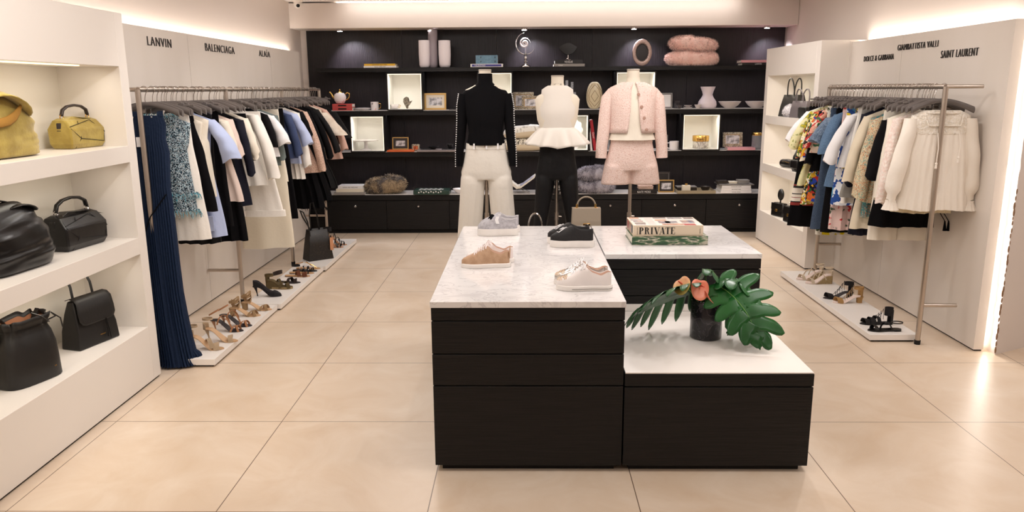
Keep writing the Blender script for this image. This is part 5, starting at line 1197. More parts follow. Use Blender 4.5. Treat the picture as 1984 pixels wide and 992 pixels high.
MB().box(-.03, .03, -.025, .025, 0, .006).tube([(0, 0, 0), (0, 0, .075)], .004, 8).build('stand', CHROME, t); MB().ball((-.012, -.04, .012), .012, 12).build('glass_bead', CHROME, t)
# pierced oval disc
t = put('oval_disc', 'pierced oval metal disc with dark centre on the top shelf', 'ornament', 1238, S1)
BRO = mat('rose_bronze', 'a58d84', .35, .6, bump=.4, bscale=60); q = MB(); rings = []
for r, y in ((1, .0), (.98, -.014), (.8, -.02), (.62, -.012), (.62, .012), (.8, .02), (.98, .014), (1, 0)):
    rings.append([(.116*r*cos(2*PI*k/48), y, .158+.156*r*sin(2*PI*k/48)) for k in range(48)])
q.loft(rings, False, False); q.build('rim', BRO, t, 60)
q = MB(); q.loft([[(.073*cos(2*PI*k/36), y, .158+.098*sin(2*PI*k/36)) for k in range(36)] for y in (-.006, .006)]); q.build('dark_centre', mat('espresso', '1c1412', .3), t)
q = MB()
for k in range(34):
    a = 2*PI*k/34; q.ribbon([(.066*cos(a), -.0145, .158+.09*sin(a)), (.078*cos(a), -.018, .158+.107*sin(a))], (-sin(a), 0, cos(a)), .007, .003)
q.build('pierced_slot', GAPM, t)
def fur_blob(name, label, cat, x, y, z, rx, ry, rz_, mats, n, ln, seed, mis, rot=0, flat=.0):
    q = MB(); rings = []; m = 14; N = 36
    for i in range(m+1):
        a = PI*i/m; rr = max(.004, sin(a)**.55); zz = -cos(a)
        rings.append([(rx*rr*math.copysign(abs(cos(b))**.8, cos(b))*(1+.07*noise.noise(Vector((cos(b)*2+seed, sin(b)*2, zz)))), ry*rr*math.copysign(abs(sin(b))**.8, sin(b)), rz_*(zz+1)*(1+.12*noise.noise(Vector((cos(b)*1.5+seed, sin(b), 3)))*(zz+1))) for b in [2*PI*k/N for k in range(N)]])
    q.loft(rings); fur(q, n, ln, seed, mis, .0022, .35)
    o = q.build(name, mats, None, 60); o.location = (x, y, z); o.rotation_euler = (0, R(rot), 0)
    return tag(o, label, cat)
PF = [mat('pink_fur', 'e8bcb0', .9, kind='noise', col2='f0cfc4', scale=14), mat('pink_fur_tip', 'f3d6cd', .9), mat('grey_fur_root', '8b746e', .9)]
fur_blob('fur_cushion', 'pink fur cushion lying at the bottom of the pair, top shelf', 'cushion', sx(1331), 9.43, S1, .31, .16, .085, PF, 7000, .03, 4, (1, 1, 1, 0))
fur_blob('fur_cushion', 'pink fur cushion lying on top of the other, top shelf', 'cushion', sx(1331), 9.43, S1+.165, .28, .15, .08, PF, 6000, .028, 7, (1, 1, 0, 0, 2), rot=3)
x = sx(1448)
book(x+.01, 9.42, S1, .38, .2, .03, 'black-spined book beneath the pink one at far right', BKC, title='LANVIN', tcol=TXW, tsize=.026)
book(x, 9.42, S1+.031, .39, .2, .028, 'pink-spined book, upper of two at far right of top shelf', PKC)
# second shelf
x = sx(678)
for i, lb in enumerate(('lower of two red books carrying the gilt teapot', 'upper of two red books directly under the gilt teapot')):
    b = book(x, 9.4, S2+i*.04, .24, .17, .039, lb, REDC); bx('spine_label', BKC, (-.05, .05, -.0865, -.0852, .012, .028), b)
t = put('teapot', 'white porcelain teapot with gilt spout and bird decoration on red books', 'teapot', 671, S2+.08)
POR = mat('bird_porcelain', 'f3ecec', .15, kind='noise', scale=16, cols=[(0, '3a3538'), (.34, '4a4347'), (.37, 'f3ecec'), (.62, 'f3ecec'), (.66, 'd98878'), (1, 'c8705f')]); PORW = mat('white_porcelain', 'f1ecec', .15)
MB().lathe([(.035, 0), (.05, .008), (.068, .04), (.074, .075), (.066, .11), (.04, .13), (.0001, .133)], n=32).build('pot_body', POR, t, 60)
q = MB(); q.lathe([(.042, .13), (.03, .142), (.01, .148), (.007, .155)], n=24); q.ball((0, 0, .163), .01, 10); q.build('lid', GOLD, t)
MB().tube([(-.062, 0, .06), (-.09, 0, .085), (-.1, 0, .115), (-.125, 0, .14)], [.014, .011, .008, .009], 12).build('spout', GOLD, t)
MB().tube([(.06, 0, .11), (.09, 0, .13), (.115, 0, .12), (.115, 0, .085), (.09, 0, .05), (.068, 0, .045)], .007, 10).build('handle', GOLD, t)
plt = MB().lathe([(.05, 0), (.055, .003), (.1, .014), (.102, .017), (.05, .006), (.0001, .005)], n=32)
for i in range(3):
    q = MB(); q.v = list(plt.v); q.f = list(plt.f); q.m = list(plt.m); o = q.build('plate', PORW, None, 60); o.location = (sx(713), 9.42, S2+i*.006)
    tag(o, ('lowest', 'middle', 'topmost')[i]+' white porcelain plate in the small stack beside the mug', 'plate', 'small white plates')
def mug(u, z, y, m, r, h, label, name='mug', gold=False):
    t = put(name, label, 'cup', u, z, y)
    MB().lathe([(r*.85, 0), (r*.97, .005), (r, h), (r*.92, h), (r*.88, .01), (.0001, .009)], n=28).build('cup_body', m, t, 60)
    q = MB(); q.tube([(r*.95, 0, h*.82), (r*1.5, 0, h*.78), (r*1.6, 0, h*.5), (r*1.3, 0, h*.22), (r*.95, 0, h*.2)], .005, 8); q.build('handle', GOLD if gold else m, t)
    return t
mug(736, S2, 9.4, POR, .048, .1, 'porcelain mug with bird pattern beside the plates', gold=True)
mug(661, S3, 9.4, POR, .045, .09, 'patterned cup at far left of the lowest shelf', gold=True)
t = put('cup_and_saucer', 'white tea cup on saucer inside the lit box, second shelf', 'cup', 774, S2+.016, 9.42)
MB().lathe([(.03, .006), (.048, .035), (.052, .052), (.048, .052), (.03, .012), (.0001, .01)], n=28).build('cup_body', PORW, t, 60); MB().lathe([(.03, 0), (.07, .008), (.072, .011), (.0001, .005)], n=28).build('saucer', PORW, t, 60)
MB().tube([(.048, 0, .045), (.07, 0, .04), (.062, 0, .018), (.04, 0, .02)], .004, 8).build('handle', GOLD, t)
t = put('leaf_ornament', 'dark curled feather-like ornament standing in the lit box', 'ornament', 798, S2+.016, 9.42)
q = MB(); q.poly([(-.01, 0), (.01, 0), (.015, .03), (.04, .06), (.065, .1), (.03, .085), (.02, .13), (-.01, .145), (-.045, .12), (-.05, .08), (-.03, .04)], .01); q.build('leaf_blade', mat('bronze_shell', '5d554c', .3, .5, kind='noise', col2='a59c8c', scale=40), t, bevel=.004)
frame(sx(851), 9.42, S2, .265, .2, .022, 'gold and cream picture frame alone on the second shelf', GOLDW, PHOTO, (IVF, .03))
MOP = mat('mosaic_frame', '6a5f52', .3, kind='floral', scale=90, cols=[(0, '4a4038'), (.35, 'b8a88a'), (.6, '6e6254'), (.8, 'dccfb4')])
frame(sx(1017), 9.47, S2, .26, .205, .03, 'larger gold-edged mosaic frame standing behind the smaller one', MOP, PHOTO, (GOLDW, .006))
frame(sx(1034), 9.4, S2, .25, .16, .028, 'smaller mosaic frame with pearl corners, front of the two', MOP, PHOTO, (GOLDW, .006))
CLR = mat('clear_crystal', 'eef0f4', .06, trans=.85)
for i, (u, h, lb) in enumerate(((1099, .34, 'left'), (1109, .32, 'middle'), (1114, .2, 'right'))):
    t = put('candle_holder', '%s one of three clear crystal column candle holders behind white top' % lb, 'candle holder', u, S2, 9.42+.04*(i == 1))
    MB().box(-.02, .02, -.02, .02, 0, .015).box(-.012, .012, -.012, .012, .015, h*.7).build('column', CLR, t, bevel=.002)
    MB().lathe([(.014, h*.7), (.018, h*.75), (.018, h), (.014, h), (.012, h*.78), (.0001, h*.77)], n=8).build('candle_cup', CLR, t, 0)
t = put('oval_vase', 'cream oval lacquer vase with brown diamond lines, second shelf', 'vase', 1151, S2)
q = MB(); rings = []
for i in range(25):
    u = i/24; a = PI*u; r = max(.012, sin(.12+a*.92)**.85)*(.85+.3*(1-u)*.6)
    rings.append([(.103*r*cos(b), .06*r*sin(b), .32*(.5-.5*cos(a))) for b in [2*PI*k/36 for k in range(36)]])
q.loft(rings); q.build('vase_body', mat('cream_lacquer', 'cdbf9f', .25), t, 180)
q = MB()
def onv(x_, z_):
    u = math.acos(max(-1, min(1, 1-2*z_/.32)))/PI; r = max(.012, sin(.12+PI*u*.92)**.85)*(.85+.3*(1-u)*.6); s_ = min(.999, abs(x_)/(.103*r)); return (x_, -.06*r*math.sqrt(max(0, 1-s_*s_))-.001, z_)
def vline(pts, n=10):
    P = []
    for (a, b), (c, d) in zip(pts, pts[1:]): P += [onv(a+(c-a)*k/n, b+(d-b)*k/n) for k in range(n)]
    P.append(onv(*pts[-1])); q.tube(P, .0022, 5)
vline([(-.045, .15), (0, .22), (.045, .15), (0, .085), (-.045, .15)])
vline([(-.06, .1), (-.07, .16), (-.05, .23), (0, .285), (.05, .23), (.07, .16), (.06, .1), (0, .03), (-.06, .1)])
vline([(-.03, .295), (-.085, .2), (-.08, .1), (-.03, .02)]); vline([(.03, .295), (.085, .2), (.08, .1), (.03, .02)]); q.build('inlay_lines', mat('brown_line', '6a4a26', .3), t)
frame(sx(1286), 9.42, S2, .15, .185, .012, 'grey metal frame with a white card, beside the pink jacket', GRC, WHC, (DKF, .006))
SMK = mat('smoke_glass', '3f3b3f', .12, alpha=.8); STON = mat('stoneware', 'c9c0bd', .5)
t = put('tumbler', 'smoky glass tumbler beside the grey framed card', 'glass', 1306, S2, 9.45); MB().lathe([(.038, 0), (.04, .004), (.047, .09), (.043, .09), (.037, .01), (.0001, .008)], n=24).build('glass_body', SMK, t, 60)
def bowl(u, z, y, r, h, m, label, name='bowl', foot=.45, depth=.9):
    o = MB().lathe([(r*foot, 0), (r*foot*1.05, .004), (r*.75, h*.45), (r, h), (r*.97, h*1.01), (r*.7, h*.5), (r*.35, h*.2), (.0001, h*.17)], n=36).build(name, m, None, 60)
    o.location = (sx(u, y), y, z); return tag(o, label, 'bowl')
bowl(1311, S2, 9.33, .036, .042, SMK, 'tiny dark glass bowl in front of the smoky tumbler')
bowl(1327, S2, 9.4, .058, .018, STON, 'shallow stoneware dish, second shelf left of the vase')
bowl(1327, S2+.02, 9.4, .05, .018, STON, 'small dish stacked on the shallow stoneware dish')
bowl(1346, S2, 9.34, .043, .045, STON, 'small stoneware bowl in front of the hourglass vase')
t = put('vase', 'pale hourglass-shaped vase among bowls on the second shelf', 'vase', 1363, S2, 9.45)
MB().lathe([(.09, 0), (.105, .01), (.112, .04), (.105, .08), (.07, .13), (.058, .16), (.068, .2), (.09, .255), (.086, .255), (.06, .19), (.05, .16), (.0001, .15)], n=40).build('vase_body', mat('blush_ceramic', 'ddd0d4', .45), t, 60)
bowl(1405, S2, 9.42, .135, .08, STON, 'left of two wide stoneware bowls at right of second shelf', foot=.4)
bowl(1455, S2, 9.42, .135, .08, STON, 'right of two wide stoneware bowls at right of second shelf', foot=.4)
t = put('tray', 'small black tray poking out beside the black turtleneck sleeve', 'tray', 890, S2, 9.4); MB().box(-.08, .05, -.06, .06, 0, .01).build('tray_base', BKC, t); MB().tube([(-.02, -.06, .0), (-.02, -.06, .04), (.02, -.06, .04), (.02, -.06, 0)], .003, 6).build('handle', BKC, t)
# third shelf
t = put('cake_stand', 'white porcelain cake stand inside the lit box', 'cake stand', 716, S3+.016, 9.42)
MB().lathe([(.07, 0), (.065, .008), (.025, .02), (.02, .1)], n=28).build('foot', PORW, t, 60); MB().lathe([(.02, .1), (.15, .112), (.155, .122), (.0001, .118)], n=40).build('plate', PORW, t, 60)
ORG = mat('orange_leather', 'd0602a', .5); TAU = mat('taupe_tray', '857a78', .5)
t = put('tray', 'flat orange leather tray under the small dark frame', 'tray', 784, S3, 9.38); bx('tray_base', ORG, (-.165, .165, -.1, .1, 0, .02), t, .003)
for s_ in (-1, 1): q = MB(); q.tube([(s_*.165, -.04, .01), (s_*.17, -.04, .05), (s_*.17, .04, .05), (s_*.165, .04, .01)], .004, 6); q.build('handle', BKC, t)
frame(sx(783), 9.38, S3+.021, .2, .15, .012, 'dark gold-edged frame standing on the orange tray', GOLDW, PHOTO, (DKF, .03))
frame(sx(812), 9.38, S3, .095, .085, .02, 'tiny carved square frame right of the orange tray', MOP, ORG)
t = put('tray', 'taupe tray holding black dishes on the lowest shelf', 'tray', 855, S3, 9.38); bx('tray_base', TAU, (-.25, .25, -.13, .13, 0, .022), t, .003)
t = put('dish_board', 'left flat black square dish on the taupe tray', 'dish', 835, S3+.0225, 9.38); bx('dish_plate', BKC, (-.09, .09, -.07, .07, 0, .008), t, .002)
t = put('dish_board', 'right flat black square dish on the taupe tray', 'dish', 876, S3+.0225, 9.38); bx('dish_plate', BKC, (-.09, .07, -.07, .07, 0, .008), t, .002)
bowl(845, S3+.031, 9.35, .065, .03, BKC, 'wide low black bowl on the taupe tray')
bowl(877, S3+.031, 9.37, .042, .055, BKC, 'small deep black bowl on the taupe tray')
def cushion(x, y, z, rx, ry, h, m, label, back=None, seed=0, rot=0):
    t = thing('cushion', label, 'cushion', (x, y, z), 0, None, (0, R(rot), 0)); rings = []; N = 40
    for i in range(13):
        v = -1+i/6; k = (1-abs(v)**2.6)**.5 if abs(v) < 1 else .02
        k = max(.05, k); rings.append([(rx*(.45+.55*k)*math.copysign(abs(cos(b))**.6, cos(b)), ry*(.45+.55*k)*math.copysign(abs(sin(b))**.6, sin(b)), h/2*(1+v)*(1+.03*sin(3*b+seed))) for b in [2*PI*j/N for j in range(N)]])
    MB().loft(rings[6:]).build('top_panel', m, t, 60); MB().loft(rings[:7]).build('back_panel', back or m, t, 60)
    r = rings[6]; MB().tube(r, .004, 6, closed=True).build('piping', back or DKF, t)
CP1 = mat('cushion_ivory_pattern', 'e9e5dc', .8, kind='noise', col2='b8b2a6', scale=30, stretch=(1, 1, .25), ramp=(.5, .62)); CP2 = mat('cushion_brown_pattern', 'e4dccb', .8, kind='noise', col2='5f5648', scale=45, stretch=(1, 1, .35), ramp=(.45, .58))
cushion(sx(1018), 9.42, S3, .27, .17, .15, CP2, 'brown and cream patterned cushion at the bottom of the pair', mat('cushion_back', 'd8c9ae', .8))
cushion(sx(1018), 9.42, S3+.15, .24, .15, .15, CP1, 'ivory patterned cushion lying on the brown one', mat('cushion_back', 'd8c9ae', .8), rot=-6)
t = put('shell', 'large white scallop fan coral in the lit box behind the peplum top', 'ornament', 1114, S3+.12, 9.44)
q = MB(); q.poly([((.1+.008*cos(9*R(a)))*cos(R(a)), .12+(.13+.008*cos(9*R(a)))*sin(R(a))) for a in range(0, 360, 6)], .03); q.build('fan', mat('white_plaster', 'fbfaf6', .6), t, bevel=.008); MB().box(-.04, .04, -.03, .03, -.104, 0).build('base', PORW, t)
RED2 = mat('bright_red_cover', 'a31c2a', .4)
def leanbook(u, w, h, lean, m, label, title=None, y=9.42, bot=0):
    t = put('book', label, 'book', u, S3+bot, y); t.rotation_euler = (0, R(lean), 0)
    q = MB(); c = .0025; q.box(0, c, -.1, .1, 0, h); q.box(w-c, w, -.1, .1, 0, h); q.box(c, w-c, -.1, -.1+c, 0, h); q.build('cover', m, t)
    bx('pages', PAGES, (c, w-c, -.1+c, .095, .003, h-.004), t)
    if title: text('title_text', title, w*.85, TXW, t, (w*.3, -.1005, h*.5), (R(90), R(90), 0), sx=.8, ext=.0004)
leanbook(1138, .03, .35, 0, BKC, 'upright black-spined book left of the leaning red one')
leanbook(1144, .025, .36, -7, WHC, 'thin white book leaning left of the red book', title='LOUVRE')
leanbook(1150.5, .035, .37, -9, RED2, 'bright red book leaning with white script on its spine', title='Chanel')
t = put('glass_vase', 'slim clear glass cylinder behind the pink jacket sleeve', 'vase', 1177, S3, 9.5); MB().lathe([(.03, 0), (.03, .2), (.027, .2), (.027, .01), (.0001, .01)], n=20).build('glass_body', CLR, t, 60)
frame(sx(1281), 9.42, S3, .14, .18, .015, 'grey frame half hidden by the pink jacket, lowest shelf', GRC, WHC)
mug(1304, S3, 9.4, PORW, .058, .105, 'plain white mug with handle to the left, lowest shelf').rotation_euler = (0, 0, R(180))
t = put('lidded_jar', 'round marble jar with gold lid inside the lit box', 'jar', 1354, S3+.016, 9.42)
MB().lathe([(.085, 0), (.093, .006), (.093, .085), (.085, .088)], n=40).build('jar_body', mat('vein_marble', 'd8d2ca', .15, kind='marble', scale=9, cols=[(0, 'e6e1da'), (.44, 'ded8d0'), (.5, '8f857b'), (.54, 'd9d3cb'), (1, 'efebe5')]), t, 60)
MB().lathe([(.098, .088), (.1, .092), (.1, .15), (.094, .156), (.0001, .156)], n=40).build('lid', GOLD, t, 60)
book(sx(1426), 9.36, S3, .33, .16, .03, 'flat pink box-like book under the carved frame', PKC)
frame(sx(1415), 9.43, S3+.031, .24, .175, .03, 'carved dark frame with photo standing on the pink book', MOP, PHOTO, (GOLDW, .004))
t = put('glass_canister', 'clear glass canister with gold lid at the right of lowest shelf', 'jar', 1461, S3, 9.4)
MB().lathe([(.06, 0), (.066, .005), (.066, .17), (.062, .17), (.062, .03), (.0001, .025)], n=32).build('glass_body', CLR, t, 60); MB().lathe([(.068, .17), (.07, .174), (.07, .2), (.064, .205), (.0001, .205)], n=32).build('lid', GOLD, t, 60)
# counter
x = sx(683)
book(x+.01, 9.4, S4, .38, .26, .03, 'grey book at the bottom of left-hand pile on the counter', GRC)
book(x+.015, 9.4, S4+.031, .34, .24, .04, 'cream linen book in the middle of left-hand pile', CRC)
book(x+.02, 9.4, S4+.072, .31, .22, .035, 'white book on top of the left-hand pile', WHC, title='DIANA AND VREELAND', tcol=TXK, tsize=.02)
BF = [mat('brown_fur', '7a6a52', .9, kind='noise', scale=7, cols=[(0, '2c2828'), (.42, '57504e'), (.5, '8a7760'), (.6, 'b09a7c'), (1, '7e6c56')]), mat('brown_fur_tip', '8f7c64', .9), mat('dark_fur_tip', '3b3535', .9), mat('pale_fur_tip', 'cdbb9c', .9)]
fur_blob('fur_throw', 'rolled brown and grey fur throw on the counter', 'fur throw', sx(752), 9.42, S4, .25, .15, .1, BF, 6500, .032, 11, (0, 1, 2, 3, 0), rot=-4)
t = put('tray', 'green chequered tray with handles on the counter', 'tray', 841, S4, 9.38)
bx('tray_base', mat('green_lacquer', '1f3a30', .4), (-.22, .22, -.13, .13, 0, .05), t, .003)
q = MB()
for i in range(10):
    for j in range(3):
        if (i+j) % 2 == 0: q.box(-.16+i*.03, -.133+i*.03, -.07+j*.05, -.025+j*.05, .05, .052)
for i in range(10): q.box(-.16+i*.03, -.145+i*.03, -.1315, -.13, .02+(i % 2)*.01, .035+(i % 2)*.01)
q.build('chequer_inlay', WHC, t, 0)
for s_ in (-1, 1): q = MB(); q.tube([(s_*.22, -.05, .03), (s_*.235, -.05, .075), (s_*.235, .05, .075), (s_*.22, .05, .03)], .004, 6); q.build('handle', BKC, t)
bowl(894, S4, 9.4, .09, .055, PORW, 'white bowl half hidden behind the white trousers')
t = put('open_book', 'large open book propped on a dark stand between two mannequins', 'book', 1006, S4, 9.4)
q = MB()
for (pts) in ([(0, .09), (.05, .1), (.12, .15), (.22, .225)], [(0, .09), (-.04, .12), (-.08, .16), (-.1, .18)]):
    q.loft([[(a, yy, b) for yy in (-.12, .12)]+[(a-.012, yy, b-.028) for yy in (.12, -.12)] for a, b in pts])
q.build('page_block', PAGES, t, 60)
q = MB(); q.loft([[(a, yy, b) for yy in (-.11, .11)]+[(a, yy, b-.002) for yy in (.11, -.11)] for a, b in [(.03, .1), (.06, .111), (.12, .1535), (.2, .213)]]); q.build('printed_page', mat('printed_page', '8c8aa0', .4, kind='noise', col2='dcd8e4', scale=18), t, 60)
q = MB(); q.ribbon([(-.02, 0, .06), (.03, 0, .07), (.2, 0, .19)], (0, 1, 0), .2, .006); q.ribbon([(.02, -.08, .06), (.15, -.08, .004)], (0, 1, 0), .02, .006); q.ribbon([(.02, .08, .06), (.15, .08, .004)], (0, 1, 0), .02, .006); q.ribbon([(.05, -.08, .08), (-.04, -.08, .004)], (0, 1, 0), .015, .004); q.build('book_stand', GRC, t)
x = sx(1093)
for i, (h, m_, tt, lb) in enumerate(((.035, BKC, 'AVEDON', 'lowest black book seen between the black trouser legs'), (.035, BKC, 'VALENTINO', 'second black book seen between the black trouser legs'), (.03, GRC, None, 'grey book third up between the black trouser legs'), (.03, BKC, None, 'thin black book near top between the black trouser legs'))):
    book(x, 9.4, S4+sum((.036, .036, .031, .031)[:i]), .33-.01*i, .24, h, lb, m_, title=tt, tcol=TXW, tsize=.026)
t = put('white_box', 'white box topping the pile between the black trouser legs', 'box', 1093, S4+.135, 9.42); bx('box_body', WHC, (-.11, .11, -.08, .08, 0, .1), t, .003); bx('lid', WHC, (-.113, .113, -.083, .083, .1, .125), t, .002)
GF = [mat('grey_fur', '8f8992', .9, kind='noise', scale=9, cols=[(0, '4a464c'), (.45, '7e7982'), (.55, 'b2adb6'), (1, 'd6d2da')]), mat('grey_fur_tip2', 'aaa5ae', .9), mat('grey_fur_dark', '5e5961', .9), mat('grey_fur_light', 'd4d0d8', .9)]
fur_blob('fur_cushion', 'grey fur cushion at the bottom of the pair on the counter', 'cushion', sx(1156), 9.4, S4, .23, .15, .085, GF, 6500, .03, 14, (0, 1, 2, 3, 0))
fur_blob('fur_cushion', 'grey fur cushion resting on the lower grey one', 'cushion', sx(1153), 9.4, S4+.155, .21, .14, .08, GF, 6000, .03, 15, (0, 1, 1, 3, 0))
book(sx(1246), 9.38, S4, .32, .22, .045, 'black book with white title under the pink shorts', BKC, title='KATE MOSS', tcol=TXW, tsize=.036)
t = put('small_box', 'small tan box on the black titled book', 'box', 1250, S4+.046, 9.4); bx('box_body', TAN, (-.08, .1, -.06, .06, 0, .03), t, .003); bx('lid', TAN, (-.082, .102, -.062, .062, .03, .038), t, .001)
frame(sx(1288), 9.5, S4, .17, .24, .014, 'taller dark frame standing behind the gold-edged one on counter', DKF, mat('dark_picture', '241f1d', .3), (GRC, .004))
frame(sx(1291), 9.38, S4, .195, .155, .014, 'small dark frame with gold edge and pale picture on counter', GOLDW, PHOTO, (DKF, .024))
t = put('tray', 'beige rectangular tray holding boxes and a bowl on the counter', 'tray', 1346, S4, 9.38)
bx('tray_base', mat('shagreen', '9a8c72', .5, bump=.3, bscale=200), (-.23, .23, -.14, .14, 0, .012), t)
q = MB(); q.box(-.23, .23, -.14, -.134, .012, .04); q.box(-.23, .23, .134, .14, .012, .04); q.box(-.23, -.224, -.134, .134, .012, .04); q.box(.224, .23, -.134, .134, .012, .04); q.build('tray_rim', mat('shagreen', '9a8c72'), t)
t = put('trinket_box', 'cream box with gold clasp standing at the front of the tray', 'box', 1330, S4+.013, 9.31); bx('box_body', CRC, (-.05, .05, -.03, .03, 0, .085), t, .004); MB().box(-.015, .015, -.01, .01, .085, .105).build('clasp', GOLD, t, bevel=.002)
t = put('dark_box', 'dark book-shaped box lying at the back of the tray', 'box', 1333, S4+.013, 9.42); bx('box_body', DKF, (-.14, .1, -.07, .07, 0, .05), t, .003); bx('lid', GRC, (-.142, .102, -.072, .072, .05, .06), t, .002)
bowl(1367, S4+.013, 9.34, .062, .065, DKF, 'dark wooden bowl at the right of the beige tray')
x = sx(1420)
for i in range(3):
    book(x, 9.4, S4+i*.032, .37-.01*i, .26, .031, ('lowest', 'middle', 'upper')[i]+' white magazine-like book in the right-hand counter pile', WHC, title=('VOGUE LIVING', 'ARCHITECTURE', 'INTERIORS NOW')[i], tcol=TXK, tsize=.018)
t = put('tray', 'thin dark tray on top of the right-hand pile of white books', 'tray', 1420, S4+.097, 9.4); bx('tray_base', GRC, (-.2, .22, -.13, .13, 0, .012), t, .002); bx('tray_rim', DKF, (-.205, .225, -.135, .135, .006, .009), t)
for i, (u, m_, w_, h_, lb) in enumerate(((1398, DKF, .13, .04, 'small dark box at the left of the top tray'), (1418, CRC, .1, .025, 'small cream box in the middle of the top tray'), (1438, GRC, .14, .045, 'grey rounded box at the right of the top tray'))):
    t = put('small_box', lb, 'box', u, S4+.11, 9.38); bx('box_body', m_, (-w_/2, w_/2, -.05, .05, 0, h_*.7), t, .006); bx('lid', m_, (-w_/2-.002, w_/2+.002, -.052, .052, h_*.7, h_), t, .006)

# ------------------------------------------------------------------ books on the island
PALM = mat('palm_cover', '2c4a33', .3, kind='noise', scale=4, stretch=(3, 3, 16), cols=[(0, '1c3324'), (.42, '2f5238'), (.5, '4d7048'), (.56, 'cfc5b4'), (.63, '35553a'), (1, '4a4030')])
def slab_book(x, y, z, w, d, h, rz, label, cover, c=.004):
    t = thing('book', label, 'book', (x, y, z), R(rz))
    q = MB(); q.box(-w/2, w/2, -d/2, d/2, 0, c); q.box(-w/2, w/2, -d/2, d/2, h-c, h); q.box(-w/2, w/2, -d/2, -d/2+c, c, h-c); q.build('cover', cover, t, bevel=.0008)
    bx('pages', PAGES, (-w/2+.005, w/2-.006, -d/2+c, d/2-.005, c, h-c), t); return t
slab_book(.872, 4.66, .8245, .455, .31, .052, 0, 'large book with green palm-leaf cover, underneath the cream one', PALM)
PC = mat('cream_linen', 'dfcdb4', .55)
t = slab_book(.862, 4.67, .877, .42, .30, .064, 0, 'large cream book with picture cover lying on the palm book', PC)
# high-contrast serif capitals: thick stems, hairline strokes
def didone(word, h, m, parent, loc):
    q = MB(); x = 0; T = h*.2; s_ = h*.045
    def stem(x0, w=T): q.box(x0, x0+w, 0, .0012, 0, h); q.box(x0-h*.07, x0+w+h*.07, 0, .0012, 0, s_); q.box(x0-h*.07, x0+w+h*.07, 0, .0012, h-s_, h)
    def diag(xa, za, xb, zb, w): q.add([(xa, 0, za), (xa+w, 0, za), (xb+w, 0, zb), (xb, 0, zb), (xa, .0012, za), (xa+w, .0012, za), (xb+w, .0012, zb), (xb, .0012, zb)], [(0, 1, 2, 3), (7, 6, 5, 4), (0, 4, 5, 1), (1, 5, 6, 2), (2, 6, 7, 3), (3, 7, 4, 0)])
    def bowl_(x0, z0, z1, w):
        n = 14; V = []; zc = (z0+z1)/2; rz = (z1-z0)/2
        for yy in (0, .0012):
            for k in range(n+1):
                a = -PI/2+PI*k/n; V.append((x0+w*cos(a), yy, zc+rz*sin(a)))
            for k in range(n+1):
                a = -PI/2+PI*k/n; V.append((x0+(w-T)*cos(a), yy, zc+(rz-s_)*sin(a)))
        N_ = 2*n+2; F = []
        for k in range(n):
            F += [(k, k+1, n+2+k, n+1+k), (N_+k+1, N_+k, N_+n+1+k, N_+n+2+k), (k, N_+k, N_+k+1, k+1)]
        q.add(V, F)
    for ch in word:
        if ch == 'P': stem(x); bowl_(x+T, h*.44, h, h*.36); x += h*.78
        elif ch == 'R': stem(x); bowl_(x+T, h*.48, h, h*.34); diag(x+T+h*.1, h*.5, x+T+h*.26, 0, T*.8); q.box(x+T+h*.3, x+T+h*.5, 0, .0012, 0, s_); x += h*.88
        elif ch == 'I': stem(x); x += h*.45
        elif ch == 'V': diag(x-.0, h, x+h*.3, 0, T); diag(x+h*.66, h, x+h*.38, 0, s_); q.box(x-h*.08, x+T+h*.08, 0, .0012, h-s_, h); q.box(x+h*.55, x+h*.8, 0, .0012, h-s_, h); x += h*.78
        elif ch == 'A': diag(x+h*.02, 0, x+h*.34, h, s_); diag(x+h*.5, 0, x+h*.26, h, T); q.box(x+h*.14, x+h*.5, 0, .0012, h*.3, h*.3+s_); q.box(x-h*.08, x+h*.16, 0, .0012, 0, s_); q.box(x+h*.42, x+h*.78, 0, .0012, 0, s_); x += h*.82
        elif ch == 'T': stem(x+h*.22); q.box(x-h*.02, x+h*.64, 0, .0012, h-s_, h); q.box(x-h*.02, x+.0+s_, 0, .0012, h*.72, h); q.box(x+h*.64-s_, x+h*.64, 0, .0012, h*.72, h); x += h*.8
        elif ch == 'E': stem(x); q.box(x, x+h*.55, 0, .0012, 0, s_); q.box(x, x+h*.52, 0, .0012, h-s_, h); q.box(x, x+h*.38, 0, .0012, h*.5, h*.5+s_); q.box(x+h*.55-s_, x+h*.55, 0, .0012, 0, h*.28); q.box(x+h*.52-s_, x+h*.52, 0, .0012, h*.74, h); q.box(x+h*.36, x+h*.38, 0, .0012, h*.4, h*.64); x += h*.7
    o = q.build('title_text', m, parent, 0); o.location = loc; return o
didone('PRIVATE', .042, TXK, t, (-.172, -.1512, .011))
text('title_text', 'MARIO TESTINO', .007, TXK, t, (-.187, -.1505, .03), (R(90), R(90), 0), sx=.8, ext=.0003)
text('title_text', 'TASCHEN', .008, TXK, t, (.188, -.1505, .03), (R(90), R(90), 0), sx=.8, ext=.0003)
PR = [mat('cover_white', 'efe8e0', .3), mat('cover_grey', '6f6a6c', .3, kind='noise', col2='b9b4b6', scale=40), mat('cover_orange', 'a8643f', .3, kind='noise', col2='d9a27c', scale=40), mat('cover_blue', '3d4c74', .3, kind='noise', col2='c9a28a', scale=35), mat('cover_red', 'b02c28', .3), mat('cover_brown', '4d3a34', .3, kind='noise', col2='9a8780', scale=40)]
